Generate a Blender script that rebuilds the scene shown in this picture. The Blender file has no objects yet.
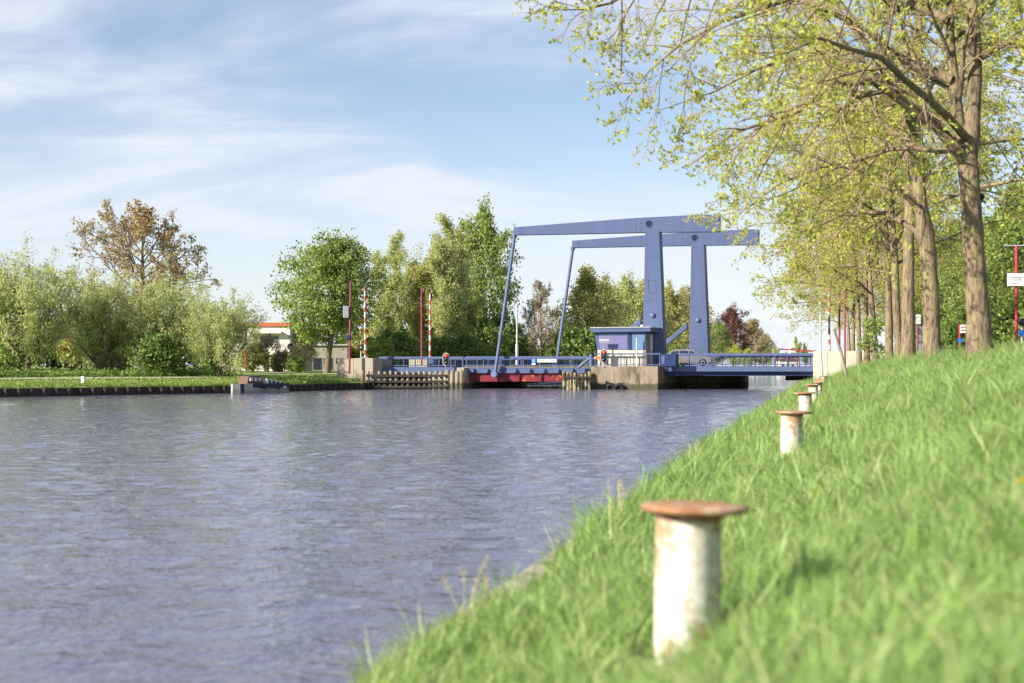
import bpy, math
import numpy as np
from math import radians, sin, cos, pi

# ------------------------------------------------------------------ scene, camera, sky, sun
scn = bpy.context.scene
C = scn.collection
F = 1024 * 50.0 / 36.0          # focal length in pixels of the photograph
H = 2.1                         # eye height above the water
HY = 366.0                      # horizon row
cam_d = bpy.data.cameras.new('camera')
cam_d.lens = 50; cam_d.sensor_width = 36
cam_d.shift_y = (HY - 341.5) / 1024
cam_d.clip_start = 0.1; cam_d.clip_end = 9000
cam_d.dof.use_dof = True
cam_d.dof.focus_distance = 95
cam_d.dof.aperture_fstop = 1.6
cam = bpy.data.objects.new('camera', cam_d); C.objects.link(cam)
cam.location = (0, 0, H); cam.rotation_euler = (pi / 2, 0, 0)
scn.camera = cam

SUN_EL = radians(26)
SUN_AZ = radians(180 + 60)      # compass style from +Y, clockwise: behind the camera, to the left
sdir = (sin(SUN_AZ) * cos(SUN_EL), cos(SUN_AZ) * cos(SUN_EL), sin(SUN_EL))
CLOUD = [(8.50, 12.43), -60, (6.57, 3.02), -62, (5.7, 6.05, 6.65, 1)]
w = bpy.data.worlds.new('World'); scn.world = w; w.use_nodes = True
nt = w.node_tree; nt.nodes.clear()
def N(tree, typ, **kw):
    n = tree.nodes.new(typ)
    for k, v in kw.items(): setattr(n, k, v)
    return n
sky = N(nt, 'ShaderNodeTexSky', sky_type='NISHITA', sun_disc=False)
sky.sun_elevation = SUN_EL; sky.sun_rotation = SUN_AZ
sky.air_density = 1.0; sky.dust_density = 0.1; sky.ozone_density = 1.6; sky.altitude = 0
bg = N(nt, 'ShaderNodeBackground'); bg.inputs[1].default_value = 0.076
wo = N(nt, 'ShaderNodeOutputWorld')
# thin high cloud sheet: streaky noise on a flat layer above the place, thicker towards the horizon
def wlink(a, b): nt.links.new(a, b)
def wmath(op, a, b=None, clamp=False):
    n = N(nt, 'ShaderNodeMath', operation=op, use_clamp=clamp)
    for i, v in enumerate((a, b)):
        if v is None: continue
        if isinstance(v, (int, float)): n.inputs[i].default_value = v
        else: wlink(v, n.inputs[i])
    return n.outputs[0]
geo = N(nt, 'ShaderNodeTexCoord')
sep = N(nt, 'ShaderNodeSeparateXYZ'); wlink(geo.outputs['Generated'], sep.inputs[0])
zz = wmath('ADD', wmath('MAXIMUM', sep.outputs[2], 0.0), 0.34)
cmb = N(nt, 'ShaderNodeCombineXYZ')
wlink(wmath('DIVIDE', sep.outputs[0], zz), cmb.inputs[0]); wlink(wmath('DIVIDE', sep.outputs[1], zz), cmb.inputs[1])
def wnoise(loc, rot, scale, sc, detail, rough, dist):
    mp = N(nt, 'ShaderNodeMapping'); wlink(cmb.outputs[0], mp.inputs[0])
    mp.inputs['Location'].default_value = (*loc, 0); mp.inputs['Rotation'].default_value = (0, 0, radians(rot)); mp.inputs['Scale'].default_value = (*scale, 1)
    n1 = N(nt, 'ShaderNodeTexNoise'); n1.inputs['Scale'].default_value = sc; n1.inputs['Detail'].default_value = detail
    n1.inputs['Roughness'].default_value = rough; n1.inputs['Distortion'].default_value = dist; wlink(mp.outputs[0], n1.inputs['Vector'])
    return n1.outputs['Fac']
def wramp(v, p0, p1, c0=0.0, c1=1.0):
    r = N(nt, 'ShaderNodeMapRange', interpolation_type='SMOOTHSTEP'); wlink(v, r.inputs[0])
    for i, q in enumerate((p0, p1, c0, c1)): r.inputs[1 + i].default_value = q
    return r.outputs[0]
big = wramp(wnoise(CLOUD[0], CLOUD[1], (1.0, 1.5), 1.5, 4, 0.5, 0.4), 0.38, 0.60)
fib = wramp(wnoise(CLOUD[2], CLOUD[3], (0.8, 2.6), 2.6, 10, 0.6, 1.0), 0.33, 0.66, 0.25, 1.0)
cov = wmath('MULTIPLY', big, fib)
veil = wmath('EXPONENT', wmath('MULTIPLY', wmath('MAXIMUM', sep.outputs[2], 0.0), -11.5))      # the layer seen ever more edge-on
cov = wmath('SUBTRACT', 1.0, wmath('MULTIPLY', wmath('SUBTRACT', 1.0, wmath('MULTIPLY', cov, 0.95)), wmath('SUBTRACT', 1.0, veil)), True)
mixc = N(nt, 'ShaderNodeMix', data_type='RGBA'); mixc.inputs[7].default_value = CLOUD[4]
tnt = N(nt, 'ShaderNodeMix', data_type='RGBA', blend_type='MULTIPLY'); tnt.inputs[0].default_value = 1.0; tnt.inputs[7].default_value = (0.99, 0.97, 1.05, 1)
wlink(sky.outputs[0], tnt.inputs[6])
wlink(cov, mixc.inputs[0]); wlink(tnt.outputs[2], mixc.inputs[6])
wlink(mixc.outputs[2], bg.inputs[0]); wlink(bg.outputs[0], wo.inputs[0])

sun_d = bpy.data.lights.new('sun', 'SUN'); sun_d.energy = 4.9; sun_d.angle = radians(0.6); sun_d.color = (1, 0.93, 0.82)
sun = bpy.data.objects.new('sun', sun_d); C.objects.link(sun)
import mathutils
sun.rotation_euler = mathutils.Vector(sdir).to_track_quat('Z', 'Y').to_euler()
sun.location = (-40, -20, 60)
vs = scn.view_settings
vs.view_transform = 'Standard'; vs.look = 'None'; vs.gamma = 1; vs.exposure = 0.98; vs.use_curve_mapping = False
scn.render.engine = 'CYCLES'
scn.cycles.max_bounces = 6; scn.cycles.transparent_max_bounces = 8

# ------------------------------------------------------------------ helpers
def P(px, py, d): return np.array(((px - 512) / F * d, d, H + (HY - py) / F * d))
def X(px, d): return (px - 512) / F * d
def Z(py, d): return H + (HY - py) / F * d
K = 323 / F                                     # the canal runs towards pixel column 835
def nrm(v):
    v = np.asarray(v, float); return v / (np.linalg.norm(v, axis=-1, keepdims=True) + 1e-12)

def mesh_np(name, V, Q, smooth=False):
    V = np.asarray(V, np.float32).reshape(-1, 3); Q = np.asarray(Q, np.int32)
    me = bpy.data.meshes.new(name)
    me.vertices.add(len(V)); me.vertices.foreach_set('co', V.ravel())
    if len(Q):
        k = Q.shape[1]
        me.loops.add(Q.size); me.loops.foreach_set('vertex_index', Q.ravel())
        me.polygons.add(len(Q))
        me.polygons.foreach_set('loop_start', np.arange(0, Q.size, k, dtype=np.int32))
        me.polygons.foreach_set('loop_total', np.full(len(Q), k, np.int32))
        if smooth: me.polygons.foreach_set('use_smooth', np.ones(len(Q), bool))
    me.update(calc_edges=True)
    return me

class MB:
    """collects shapes (world coordinates) and links them as one mesh object"""
    def __init__(s): s.v = []; s.f = []; s.sm = []
    def raw(s, V, Fs, smooth=False):
        o = len(s.v); s.v += [tuple(map(float, p)) for p in V]
        for f in Fs: s.f.append(tuple(i + o for i in f)); s.sm.append(smooth)
        return s
    def hexa(s, c):        # 8 corners: bottom 0-3 counter-clockwise, top 4-7
        return s.raw(c, [(3, 2, 1, 0), (4, 5, 6, 7), (0, 1, 5, 4), (1, 2, 6, 5), (2, 3, 7, 6), (3, 0, 4, 7)])
    def box(s, x0, x1, y0, y1, z0, z1):
        return s.hexa([(x0, y0, z0), (x1, y0, z0), (x1, y1, z0), (x0, y1, z0), (x0, y0, z1), (x1, y0, z1), (x1, y1, z1), (x0, y1, z1)])
    def prism(s, front, back):      # two matching polygons
        n = len(front); V = list(front) + list(back)
        fs = [tuple(range(n)), tuple(range(2 * n - 1, n - 1, -1))]
        for i in range(n): fs.append(((i + 1) % n, i, i + n, (i + 1) % n + n))
        return s.raw(V, fs)
    def tube(s, pts, radii, n=8, cap=True, smooth=True):
        pts = np.asarray(pts, float); k = len(pts)
        radii = np.full(k, radii) if np.isscalar(radii) else np.asarray(radii, float)
        t = nrm(np.gradient(pts, axis=0)); ref = np.array((0, 0, 1.0))
        if abs(np.mean(t[:, 2])) > 0.7: ref = np.array((0, 1.0, 0))
        u = nrm(np.cross(t, ref)); v = np.cross(t, u)
        a = np.linspace(0, 2 * pi, n, endpoint=False)
        V = pts[:, None] + radii[:, None, None] * (np.cos(a)[None, :, None] * u[:, None] + np.sin(a)[None, :, None] * v[:, None])
        fs = [(i * n + j, i * n + (j + 1) % n, (i + 1) * n + (j + 1) % n, (i + 1) * n + j) for i in range(k - 1) for j in range(n)]
        s.raw(V.reshape(-1, 3), fs, smooth)
        if cap:
            s.raw(V[0], [tuple(range(n))[::-1]]); s.raw(V[-1], [tuple(range(n))])
        return s
    def lathe(s, c, prof, n=24, axis=(0, 0, 1), smooth=True, cap=True):   # prof: (radius, height)
        ax = nrm(axis); ref = np.array((1.0, 0, 0)) if abs(ax[0]) < 0.9 else np.array((0, 1.0, 0))
        u = nrm(np.cross(ax, ref)); v = np.cross(ax, u); a = np.linspace(0, 2 * pi, n, endpoint=False)
        V = [np.asarray(c) + ax * h + r * (cos(q) * u + sin(q) * v) for r, h in prof for q in a]
        fs = [(i * n + j, i * n + (j + 1) % n, (i + 1) * n + (j + 1) % n, (i + 1) * n + j) for i in range(len(prof) - 1) for j in range(n)]
        s.raw(V, fs, smooth)
        k = len(prof) - 1
        if not cap: return s
        s.raw(V[:n], [tuple(range(n))[::-1]]); s.raw(V[k * n:], [tuple(range(n))])
        return s
    def build(s, name, mat, parent=None, bevel=0):
        off = world_loc(parent)
        me = bpy.data.meshes.new(name)
        me.from_pydata([(p[0] - off[0], p[1] - off[1], p[2] - off[2]) for p in s.v], [], s.f)
        me.polygons.foreach_set('use_smooth', s.sm)
        me.update()
        o = bpy.data.objects.new(name, me); C.objects.link(o)
        if mat: me.materials.append(mat)
        if parent: o.parent = parent
        if bevel:
            m = o.modifiers.new('bevel', 'BEVEL'); m.width = bevel; m.segments = 2; m.limit_method = 'ANGLE'
        return o
def world_loc(o):
    l = np.zeros(3)
    while o: l += np.array(o.location); o = o.parent
    return l
def tag(o, label=None, cat=None, group=None, kind=None):
    if label: o['label'] = label
    if cat: o['category'] = cat
    if group: o['group'] = group
    if kind: o['kind'] = kind
    return o
def thing(name, label, cat, loc=(0, 0, 0), group=None):
    o = bpy.data.objects.new(name, None); C.objects.link(o); o.location = tuple(map(float, loc)); o.empty_display_size = 0.2
    return tag(o, label, cat, group)
def link(name, me, mat=None, parent=None):
    o = bpy.data.objects.new(name, me); C.objects.link(o)
    if mat and not me.materials: me.materials.append(mat)
    if parent: o.parent = parent
    return o
def copy_tree(o, parent=None):
    c = o.copy(); C.objects.link(c); c.parent = parent
    for ch in list(o.children): copy_tree(ch, c)
    return c

# ------------------------------------------------------------------ materials
def new_mat(name):
    m = bpy.data.materials.new(name); m.use_nodes = True; t = m.node_tree
    return m, t, t.nodes['Principled BSDF']
def ramp(t, src, stops):
    r = N(t, 'ShaderNodeValToRGB'); e = r.color_ramp.elements
    while len(e) < len(stops): e.new(0.5)
    for el, (p, c) in zip(e, stops): el.position = p; el.color = (*c, 1) if len(c) == 3 else c
    t.links.new(src, r.inputs[0]); return r.outputs[0]
def noise(t, scale, detail=5, rough=0.55, vec=None, stretch=None):
    n = N(t, 'ShaderNodeTexNoise'); n.inputs['Scale'].default_value = scale; n.inputs['Detail'].default_value = detail; n.inputs['Roughness'].default_value = rough
    if vec is None: vec = N(t, 'ShaderNodeTexCoord').outputs['Object']
    if stretch:
        m = N(t, 'ShaderNodeMapping'); m.inputs['Scale'].default_value = stretch; t.links.new(vec, m.inputs[0]); vec = m.outputs[0]
    t.links.new(vec, n.inputs['Vector']); return n.outputs['Fac']
def mixcol(t, fac, a, b, mode='MIX'):
    m = N(t, 'ShaderNodeMix', data_type='RGBA', blend_type=mode)
    for s, v in ((0, fac), (6, a), (7, b)):
        if hasattr(v, 'links') or isinstance(v, bpy.types.NodeSocket): t.links.new(v, m.inputs[s])
        else: m.inputs[s].default_value = v if s == 0 else (*v, 1)
    return m.outputs[2]
def bump(t, bs, h, dist, strength=1.0):
    b = N(t, 'ShaderNodeBump'); b.inputs['Distance'].default_value = dist; b.inputs['Strength'].default_value = strength
    t.links.new(h, b.inputs['Height']); t.links.new(b.outputs[0], bs.inputs['Normal'])
def surf(name, c1, c2=None, scale=2.0, rough=0.7, bmp=0.0, stretch=None, metal=0.0, lo=0.35, hi=0.68, spot=None, spot_scale=6, spot_th=(0.6, 0.68), spec=0.35, bscale=None, wet=False):
    m, t, b = new_mat(name)
    b.inputs['Roughness'].default_value = rough; b.inputs['Metallic'].default_value = metal; b.inputs['Specular IOR Level'].default_value = spec
    if c2 is None: c2 = tuple(x * 0.8 for x in c1)
    f = noise(t, scale, 6, 0.6, stretch=stretch)
    col = ramp(t, f, [(lo, c1), (hi, c2)])
    if spot:
        f2 = noise(t, spot_scale, 6, 0.65, stretch=stretch)
        col = mixcol(t, ramp(t, f2, [(spot_th[0], (0, 0, 0)), (spot_th[1], (1, 1, 1))]), col, spot)
    if wet:
        sz_ = N(t, 'ShaderNodeSeparateXYZ'); t.links.new(N(t, 'ShaderNodeNewGeometry').outputs['Position'], sz_.inputs[0])
        ofs = N(t, 'ShaderNodeMath', operation='MULTIPLY_ADD'); t.links.new(f, ofs.inputs[0]); ofs.inputs[1].default_value = -0.9; t.links.new(sz_.outputs[2], ofs.inputs[2])
        col = mixcol(t, ramp(t, ofs.outputs[0], [(0.0, (0.85, 0.85, 0.85)), (0.18, (0, 0, 0))]), col, (0.06, 0.06, 0.03))
    t.links.new(col, b.inputs['Base Color'])
    if bmp: bump(t, b, noise(t, bscale or scale * 6, 5, 0.6, stretch=stretch), bmp)
    return m
def leaf_mat(name, ca, cb, trans=0.35, cc=None):
    m, t, b = new_mat(name)
    g = N(t, 'ShaderNodeNewGeometry')
    stops = [(0.0, ca), (0.6, cb), (1.0, cc or cb)]
    col = ramp(t, g.outputs['Random Per Island'], stops)
    t.links.new(col, b.inputs['Base Color']); b.inputs['Roughness'].default_value = 0.55; b.inputs['Specular IOR Level'].default_value = 0.25
    tr = N(t, 'ShaderNodeBsdfTranslucent'); t.links.new(col, tr.inputs[0])
    ms = N(t, 'ShaderNodeMixShader'); ms.inputs[0].default_value = trans
    t.links.new(b.outputs[0], ms.inputs[1]); t.links.new(tr.outputs[0], ms.inputs[2])
    t.links.new(ms.outputs[0], t.nodes['Material Output'].inputs[0])
    return m

M = {}
BL = (0.104, 0.138, 0.262)
M['blue'] = surf('blue_paint', BL, (0.088, 0.118, 0.225), 0.9, 0.5, 0.006, (1, 1, 0.18), spot=(0.075, 0.095, 0.165), spot_scale=1.4, spot_th=(0.56, 0.75), spec=0.4)
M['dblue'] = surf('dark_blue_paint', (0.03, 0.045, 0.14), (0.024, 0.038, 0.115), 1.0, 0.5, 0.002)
M['red_girder'] = surf('red_girder_paint', (0.25, 0.03, 0.045), (0.16, 0.02, 0.032), 0.8, 0.5, 0.006, spot=(0.42, 0.12, 0.05), spot_scale=0.9, spot_th=(0.6, 0.66))
M['red'] = surf('red_paint', (0.42, 0.03, 0.045), (0.33, 0.025, 0.04), 1.5, 0.5)
M['crimson'] = surf('crimson_paint', (0.30, 0.05, 0.085), (0.24, 0.04, 0.07), 1.5, 0.5)
M['white'] = surf('white_paint', (0.80, 0.79, 0.76), (0.70, 0.69, 0.66), 1.5, 0.5)
M['cream'] = surf('cream_render', (0.66, 0.62, 0.50), (0.55, 0.52, 0.42), 0.9, 0.8, 0.006, spot=(0.36, 0.33, 0.25), spot_scale=1.6, spot_th=(0.6, 0.8))
M['concrete'] = surf('weathered_concrete', (0.37, 0.30, 0.225), (0.22, 0.17, 0.125), 1.0, 0.85, 0.03, (1, 1, 0.3), spot=(0.12, 0.10, 0.05), spot_scale=1.6, spot_th=(0.50, 0.64), wet=True)
M['concrete_pale'] = surf('pale_concrete', (0.45, 0.39, 0.30), (0.36, 0.31, 0.24), 0.6, 0.85, 0.01, (1, 1, 0.4), spot=(0.27, 0.23, 0.17), spot_scale=1.2, spot_th=(0.55, 0.75), wet=True)
M['parapet'] = surf('parapet_concrete', (0.60, 0.57, 0.47), (0.50, 0.47, 0.38), 0.8, 0.85, 0.01, (1, 1, 0.4), spot=(0.33, 0.31, 0.24), spot_scale=1.4, spot_th=(0.58, 0.78))
M['coping'] = surf('mossy_coping_concrete', (0.40, 0.35, 0.27), (0.28, 0.24, 0.18), 2.0, 0.9, 0.012, spot=(0.14, 0.14, 0.07), spot_scale=2.6, spot_th=(0.52, 0.66))
M['asphalt'] = surf('asphalt', (0.06, 0.06, 0.06), (0.045, 0.045, 0.045), 3, 0.9, 0.01)
M['path'] = surf('shell_path', (0.50, 0.43, 0.33), (0.40, 0.35, 0.27), 1.2, 0.9, 0.01)
M['timber'] = surf('weathered_timber', (0.32, 0.27, 0.20), (0.18, 0.145, 0.10), 1.5, 0.85, 0.02, (2, 2, 0.3), spot=(0.10, 0.09, 0.05), spot_scale=2.2, spot_th=(0.52, 0.66), wet=True)
M['waling'] = surf('dark_walings', (0.05, 0.04, 0.034), (0.022, 0.018, 0.016), 2, 0.8, 0.02, (0.4, 1, 1))
M['mossy'] = surf('mossy_timber', (0.40, 0.36, 0.22), (0.18, 0.17, 0.07), 2.5, 0.9, 0.03, (1.5, 1.5, 0.7), spot=(0.03, 0.03, 0.025), spot_scale=1.6, spot_th=(0.44, 0.56))
M['dtimber'] = surf('dark_wet_timber', (0.085, 0.062, 0.048), (0.035, 0.028, 0.025), 1.3, 0.8, 0.02, (1, 1, 0.4))
M['black'] = surf('black_rubber', (0.02, 0.02, 0.02), (0.012, 0.012, 0.012), 4, 0.6)
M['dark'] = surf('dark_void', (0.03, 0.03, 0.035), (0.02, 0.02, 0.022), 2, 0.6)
M['grey'] = surf('grey_metal', (0.36, 0.37, 0.40), (0.28, 0.29, 0.31), 2, 0.4, metal=0.3)
M['lgrey'] = surf('galvanised', (0.55, 0.55, 0.55), (0.45, 0.45, 0.46), 2, 0.4, metal=0.2)
M['greywall'] = surf('grey_brick', (0.33, 0.29, 0.25), (0.26, 0.23, 0.20), 1.2, 0.85, 0.01)
M['whitewall'] = surf('white_render', (0.76, 0.71, 0.62), (0.66, 0.61, 0.53), 0.6, 0.85)
M['orange'] = surf('orange_roof_trim', (0.50, 0.15, 0.06), (0.40, 0.12, 0.05), 1, 0.7)
M['orange_sign'] = surf('orange_sign', (0.80, 0.18, 0.03), (0.72, 0.16, 0.03), 1, 0.5)
M['lavender'] = surf('lavender_shutter', (0.22, 0.21, 0.38), (0.18, 0.175, 0.33), 1.2, 0.35)
M['door'] = surf('blue_door', (0.16, 0.25, 0.42), (0.13, 0.21, 0.36), 1.0, 0.4)
M['navy'] = surf('navy_paint', (0.022, 0.03, 0.075), (0.016, 0.022, 0.055), 1.5, 0.45)
M['bsign'] = surf('blue_sign', (0.03, 0.16, 0.60), (0.03, 0.14, 0.52), 1, 0.4)
M['rust'] = surf('rusty_iron', (0.40, 0.19, 0.09), (0.24, 0.10, 0.045), 6, 0.9, 0.008, spot=(0.52, 0.37, 0.24), spot_scale=9, spot_th=(0.48, 0.62))
M['brown'] = surf('brown_boards', (0.16, 0.09, 0.06), (0.10, 0.06, 0.04), 3, 0.8, 0.01)
M['carpaint'] = surf('silver_grey_car_paint', (0.27, 0.265, 0.28), (0.25, 0.245, 0.26), 1, 0.3, metal=0.2, spec=0.6)
M['carwhite'] = surf('white_car_paint', (0.72, 0.72, 0.72), (0.70, 0.70, 0.70), 1, 0.3, spec=0.5)
def glass(name, c, r=0.08):
    m, t, b = new_mat(name); b.inputs['Base Color'].default_value = (*c, 1); b.inputs['Roughness'].default_value = r; b.inputs['Specular IOR Level'].default_value = 0.6
    return m
M['glass'] = glass('dark_glass', (0.03, 0.035, 0.045))
M['pane'] = glass('window_pane', (0.12, 0.13, 0.12), 0.15)
M['lens'] = glass('lamp_lens', (0.7, 0.7, 0.68), 0.1)
def emit(name, c, s):
    m, t, b = new_mat(name); b.inputs['Base Color'].default_value = (*c, 1); b.inputs['Emission Color'].default_value = (*c, 1); b.inputs['Emission Strength'].default_value = s
    return m
M['redlamp'] = emit('lit_red_signal', (1.0, 0.05, 0.02), 1.2)
M['darklamp'] = glass('unlit_signal', (0.02, 0.05, 0.035), 0.2)

def stripe_mat():
    m, t, b = new_mat('red_white_stripes')
    s = N(t, 'ShaderNodeSeparateXYZ'); t.links.new(N(t, 'ShaderNodeTexCoord').outputs['Object'], s.inputs[0])
    d = N(t, 'ShaderNodeMath', operation='MULTIPLY'); d.inputs[1].default_value = 1 / 1.05; t.links.new(s.outputs[2], d.inputs[0])
    fr = N(t, 'ShaderNodeMath', operation='FRACT'); t.links.new(d.outputs[0], fr.inputs[0])
    g = N(t, 'ShaderNodeMath', operation='GREATER_THAN'); g.inputs[1].default_value = 0.5; t.links.new(fr.outputs[0], g.inputs[0])
    dirt = ramp(t, noise(t, 2.5, 6, 0.6), [(0.4, (1, 1, 1)), (0.7, (0.6, 0.56, 0.5))])
    t.links.new(mixcol(t, 1.0, mixcol(t, g.outputs[0], (0.52, 0.10, 0.05), (0.66, 0.63, 0.59)), dirt, 'MULTIPLY'), b.inputs['Base Color']); b.inputs['Roughness'].default_value = 0.5
    return m
M['stripe'] = stripe_mat()

def bollard_mat():
    m, t, b = new_mat('chipped_white_paint_on_iron')
    f = noise(t, 5, 7, 0.65); f2 = noise(t, 16, 6, 0.7)
    s = N(t, 'ShaderNodeSeparateXYZ'); t.links.new(N(t, 'ShaderNodeTexCoord').outputs['Object'], s.inputs[0])
    base = mixcol(t, ramp(t, f2, [(0.40, (0, 0, 0)), (0.66, (1, 1, 1))]), (0.74, 0.71, 0.64), (0.50, 0.45, 0.35))
    # green film near the turf and rust along the rim and in chips
    low = ramp(t, s.outputs[2], [(0.10, (1, 1, 1)), (0.42, (0.10, 0.10, 0.10))])
    alg = mixcol(t, 1.0, low, ramp(t, f, [(0.42, (0, 0, 0)), (0.62, (1, 1, 1))]), 'MULTIPLY')
    col = mixcol(t, alg, base, (0.42, 0.43, 0.22))
    r1 = ramp(t, noise(t, 4.2, 8, 0.72, N(t, 'ShaderNodeTexCoord').outputs['Object'], (1, 1, 0.8)), [(0.50, (0, 0, 0)), (0.57, (0.85, 0.85, 0.85))])
    col = mixcol(t, r1, col, (0.36, 0.17, 0.07))
    top = ramp(t, s.outputs[2], [(0.645, (0, 0, 0)), (0.670, (1, 1, 1))])
    col = mixcol(t, top, col, (0.25, 0.09, 0.04))
    t.links.new(col, b.inputs['Base Color']); b.inputs['Roughness'].default_value = 0.6
    bump(t, b, f2, 0.004)
    return m
M['bollard'] = bollard_mat()

def bark_mat(name, c1, c2, lichen, moss):
    m, t, b = new_mat(name)
    co = N(t, 'ShaderNodeTexCoord').outputs['Object']
    f = noise(t, 9, 8, 0.65, co, (1.6, 1.6, 0.35)); f2 = noise(t, 2.2, 5, 0.6, co); f3 = noise(t, 14, 5, 0.7, co)
    col = ramp(t, f, [(0.33, c2), (0.62, c1)])
    col = mixcol(t, ramp(t, f2, [(0.52, (0, 0, 0)), (0.66, (0.75, 0.75, 0.75))]), col, moss)
    col = mixcol(t, ramp(t, f3, [(0.62, (0, 0, 0)), (0.68, (1, 1, 1))]), col, lichen)
    t.links.new(col, b.inputs['Base Color']); b.inputs['Roughness'].default_value = 0.9; b.inputs['Specular IOR Level'].default_value = 0.15
    bump(t, b, f, 0.09)
    return m
M['bark'] = bark_mat('grey_brown_bark', (0.31, 0.235, 0.15), (0.09, 0.065, 0.042), (0.45, 0.40, 0.25), (0.33, 0.29, 0.12))
M['twig'] = surf('yellow_brown_twigs', (0.40, 0.31, 0.16), (0.28, 0.21, 0.11), 1.5, 0.85)
M['bark_far'] = surf('far_bark', (0.20, 0.155, 0.11), (0.11, 0.085, 0.06), 3, 0.9)
M['bark_pale'] = surf('pale_bark', (0.24, 0.20, 0.14), (0.15, 0.12, 0.08), 2, 0.9)

M['lf_lime'] = leaf_mat('young_lime_leaves', (0.44, 0.50, 0.07), (0.56, 0.60, 0.11), 0.5, (0.60, 0.57, 0.16))
M['lf_green'] = leaf_mat('fresh_green_leaves', (0.20, 0.28, 0.065), (0.28, 0.37, 0.09), 0.42, (0.37, 0.43, 0.12))
M['lf_willow'] = leaf_mat('grey_green_willow_leaves', (0.45, 0.50, 0.18), (0.55, 0.60, 0.23), 0.58, (0.58, 0.58, 0.27))
M['lf_olive'] = leaf_mat('olive_spring_leaves', (0.40, 0.41, 0.12), (0.50, 0.49, 0.17), 0.5, (0.55, 0.50, 0.20))
M['lf_dark'] = leaf_mat('dark_green_leaves', (0.11, 0.18, 0.04), (0.17, 0.25, 0.055), 0.36, (0.23, 0.31, 0.07))
M['lf_orange'] = leaf_mat('bronze_young_leaves', (0.42, 0.29, 0.12), (0.52, 0.38, 0.16), 0.45, (0.52, 0.43, 0.18))
M['lf_pale'] = leaf_mat('pale_catkin_leaves', (0.43, 0.46, 0.18), (0.53, 0.54, 0.23), 0.5, (0.47, 0.54, 0.19))
M['lf_copper'] = leaf_mat('copper_leaves', (0.13, 0.055, 0.045), (0.19, 0.08, 0.06), 0.3, (0.22, 0.12, 0.07))
M['lf_tan'] = leaf_mat('tan_buds', (0.38, 0.30, 0.17), (0.44, 0.36, 0.20), 0.4, (0.36, 0.34, 0.15))
M['lf_blossom'] = leaf_mat('cream_blossom', (0.46, 0.38, 0.20), (0.52, 0.44, 0.25), 0.3, (0.34, 0.34, 0.12))
M['lf_twiggy'] = leaf_mat('grey_pink_blossom', (0.26, 0.20, 0.16), (0.36, 0.29, 0.24), 0.3, (0.20, 0.14, 0.10))

def grass_mat():
    m, t, b = new_mat('grass_blades')
    a = N(t, 'ShaderNodeNewGeometry'); r = a.outputs['Random Per Island']
    pos = N(t, 'ShaderNodeNewGeometry').outputs['Position']
    big = noise(t, 0.9, 4, 0.6, pos)
    c1 = ramp(t, r, [(0.0, (0.13, 0.27, 0.05)), (0.55, (0.28, 0.44, 0.11)), (0.90, (0.44, 0.56, 0.19)), (0.965, (0.55, 0.52, 0.28))])
    c2 = ramp(t, r, [(0.0, (0.22, 0.37, 0.08)), (0.6, (0.37, 0.50, 0.15)), (1.0, (0.55, 0.62, 0.27))])
    col = mixcol(t, ramp(t, big, [(0.38, (0, 0, 0)), (0.62, (1, 1, 1))]), c1, c2)
    t.links.new(col, b.inputs['Base Color']); b.inputs['Roughness'].default_value = 0.45; b.inputs['Specular IOR Level'].default_value = 0.35
    tr = N(t, 'ShaderNodeBsdfTranslucent'); t.links.new(col, tr.inputs[0])
    ms = N(t, 'ShaderNodeMixShader'); ms.inputs[0].default_value = 0.4
    t.links.new(b.outputs[0], ms.inputs[1]); t.links.new(tr.outputs[0], ms.inputs[2])
    t.links.new(ms.outputs[0], t.nodes['Material Output'].inputs[0])
    return m
M['grass'] = grass_mat()
M['turf'] = surf('turf', (0.12, 0.20, 0.04), (0.085, 0.14, 0.03), 1.5, 0.95, 0.05, bscale=18)
M['lawn'] = surf('mown_bank_grass', (0.20, 0.29, 0.05), (0.13, 0.20, 0.035), 0.35, 0.95, 0.06, spot=(0.27, 0.30, 0.09), spot_scale=0.8, spot_th=(0.52, 0.7), bscale=5)
M['straw'] = leaf_mat('dry_straw', (0.52, 0.42, 0.26), (0.60, 0.50, 0.32), 0.3)
M['yellow'] = leaf_mat('yellow_petals', (0.75, 0.62, 0.03), (0.80, 0.68, 0.05), 0.3)

def water_mat(name='canal_water', kb=1.0):
    m, t, b = new_mat(name)
    b.inputs['Base Color'].default_value = (0.128, 0.126, 0.180, 1); b.inputs['Roughness'].default_value = 0.04; b.inputs['IOR'].default_value = 1.333
    b.inputs['Specular IOR Level'].default_value = 0.5
    co = N(t, 'ShaderNodeTexCoord').outputs['Object']
    a = noise(t, 2.9, 3, 0.55, co, (0.7, 1.0, 1)); c = noise(t, 0.55, 2, 0.5, co, (0.8, 1.1, 1)); d = noise(t, 8.0, 2, 0.5, co)
    def mul(x, k):
        q = N(t, 'ShaderNodeMath', operation='MULTIPLY'); q.inputs[1].default_value = k; t.links.new(x, q.inputs[0]); return q.outputs[0]
    def add(x, y):
        q = N(t, 'ShaderNodeMath', operation='ADD'); t.links.new(x, q.inputs[0]); t.links.new(y, q.inputs[1]); return q.outputs[0]
    gust = ramp(t, noise(t, 0.06, 3, 0.5, co), [(0.35, (0.6, 0.6, 0.6)), (0.65, (1.1, 1.1, 1.1))])
    h = add(mul(a, 0.075 * kb), mul(d, 0.032 * kb))
    hm = N(t, 'ShaderNodeMath', operation='MULTIPLY'); t.links.new(h, hm.inputs[0]); t.links.new(gust, hm.inputs[1])
    bump(t, b, hm.outputs[0], 1.0)
    return m
M['water'] = water_mat(); M['water_far'] = water_mat('choppy_canal_water', 2.0)

WAVE = 0.0165
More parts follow.
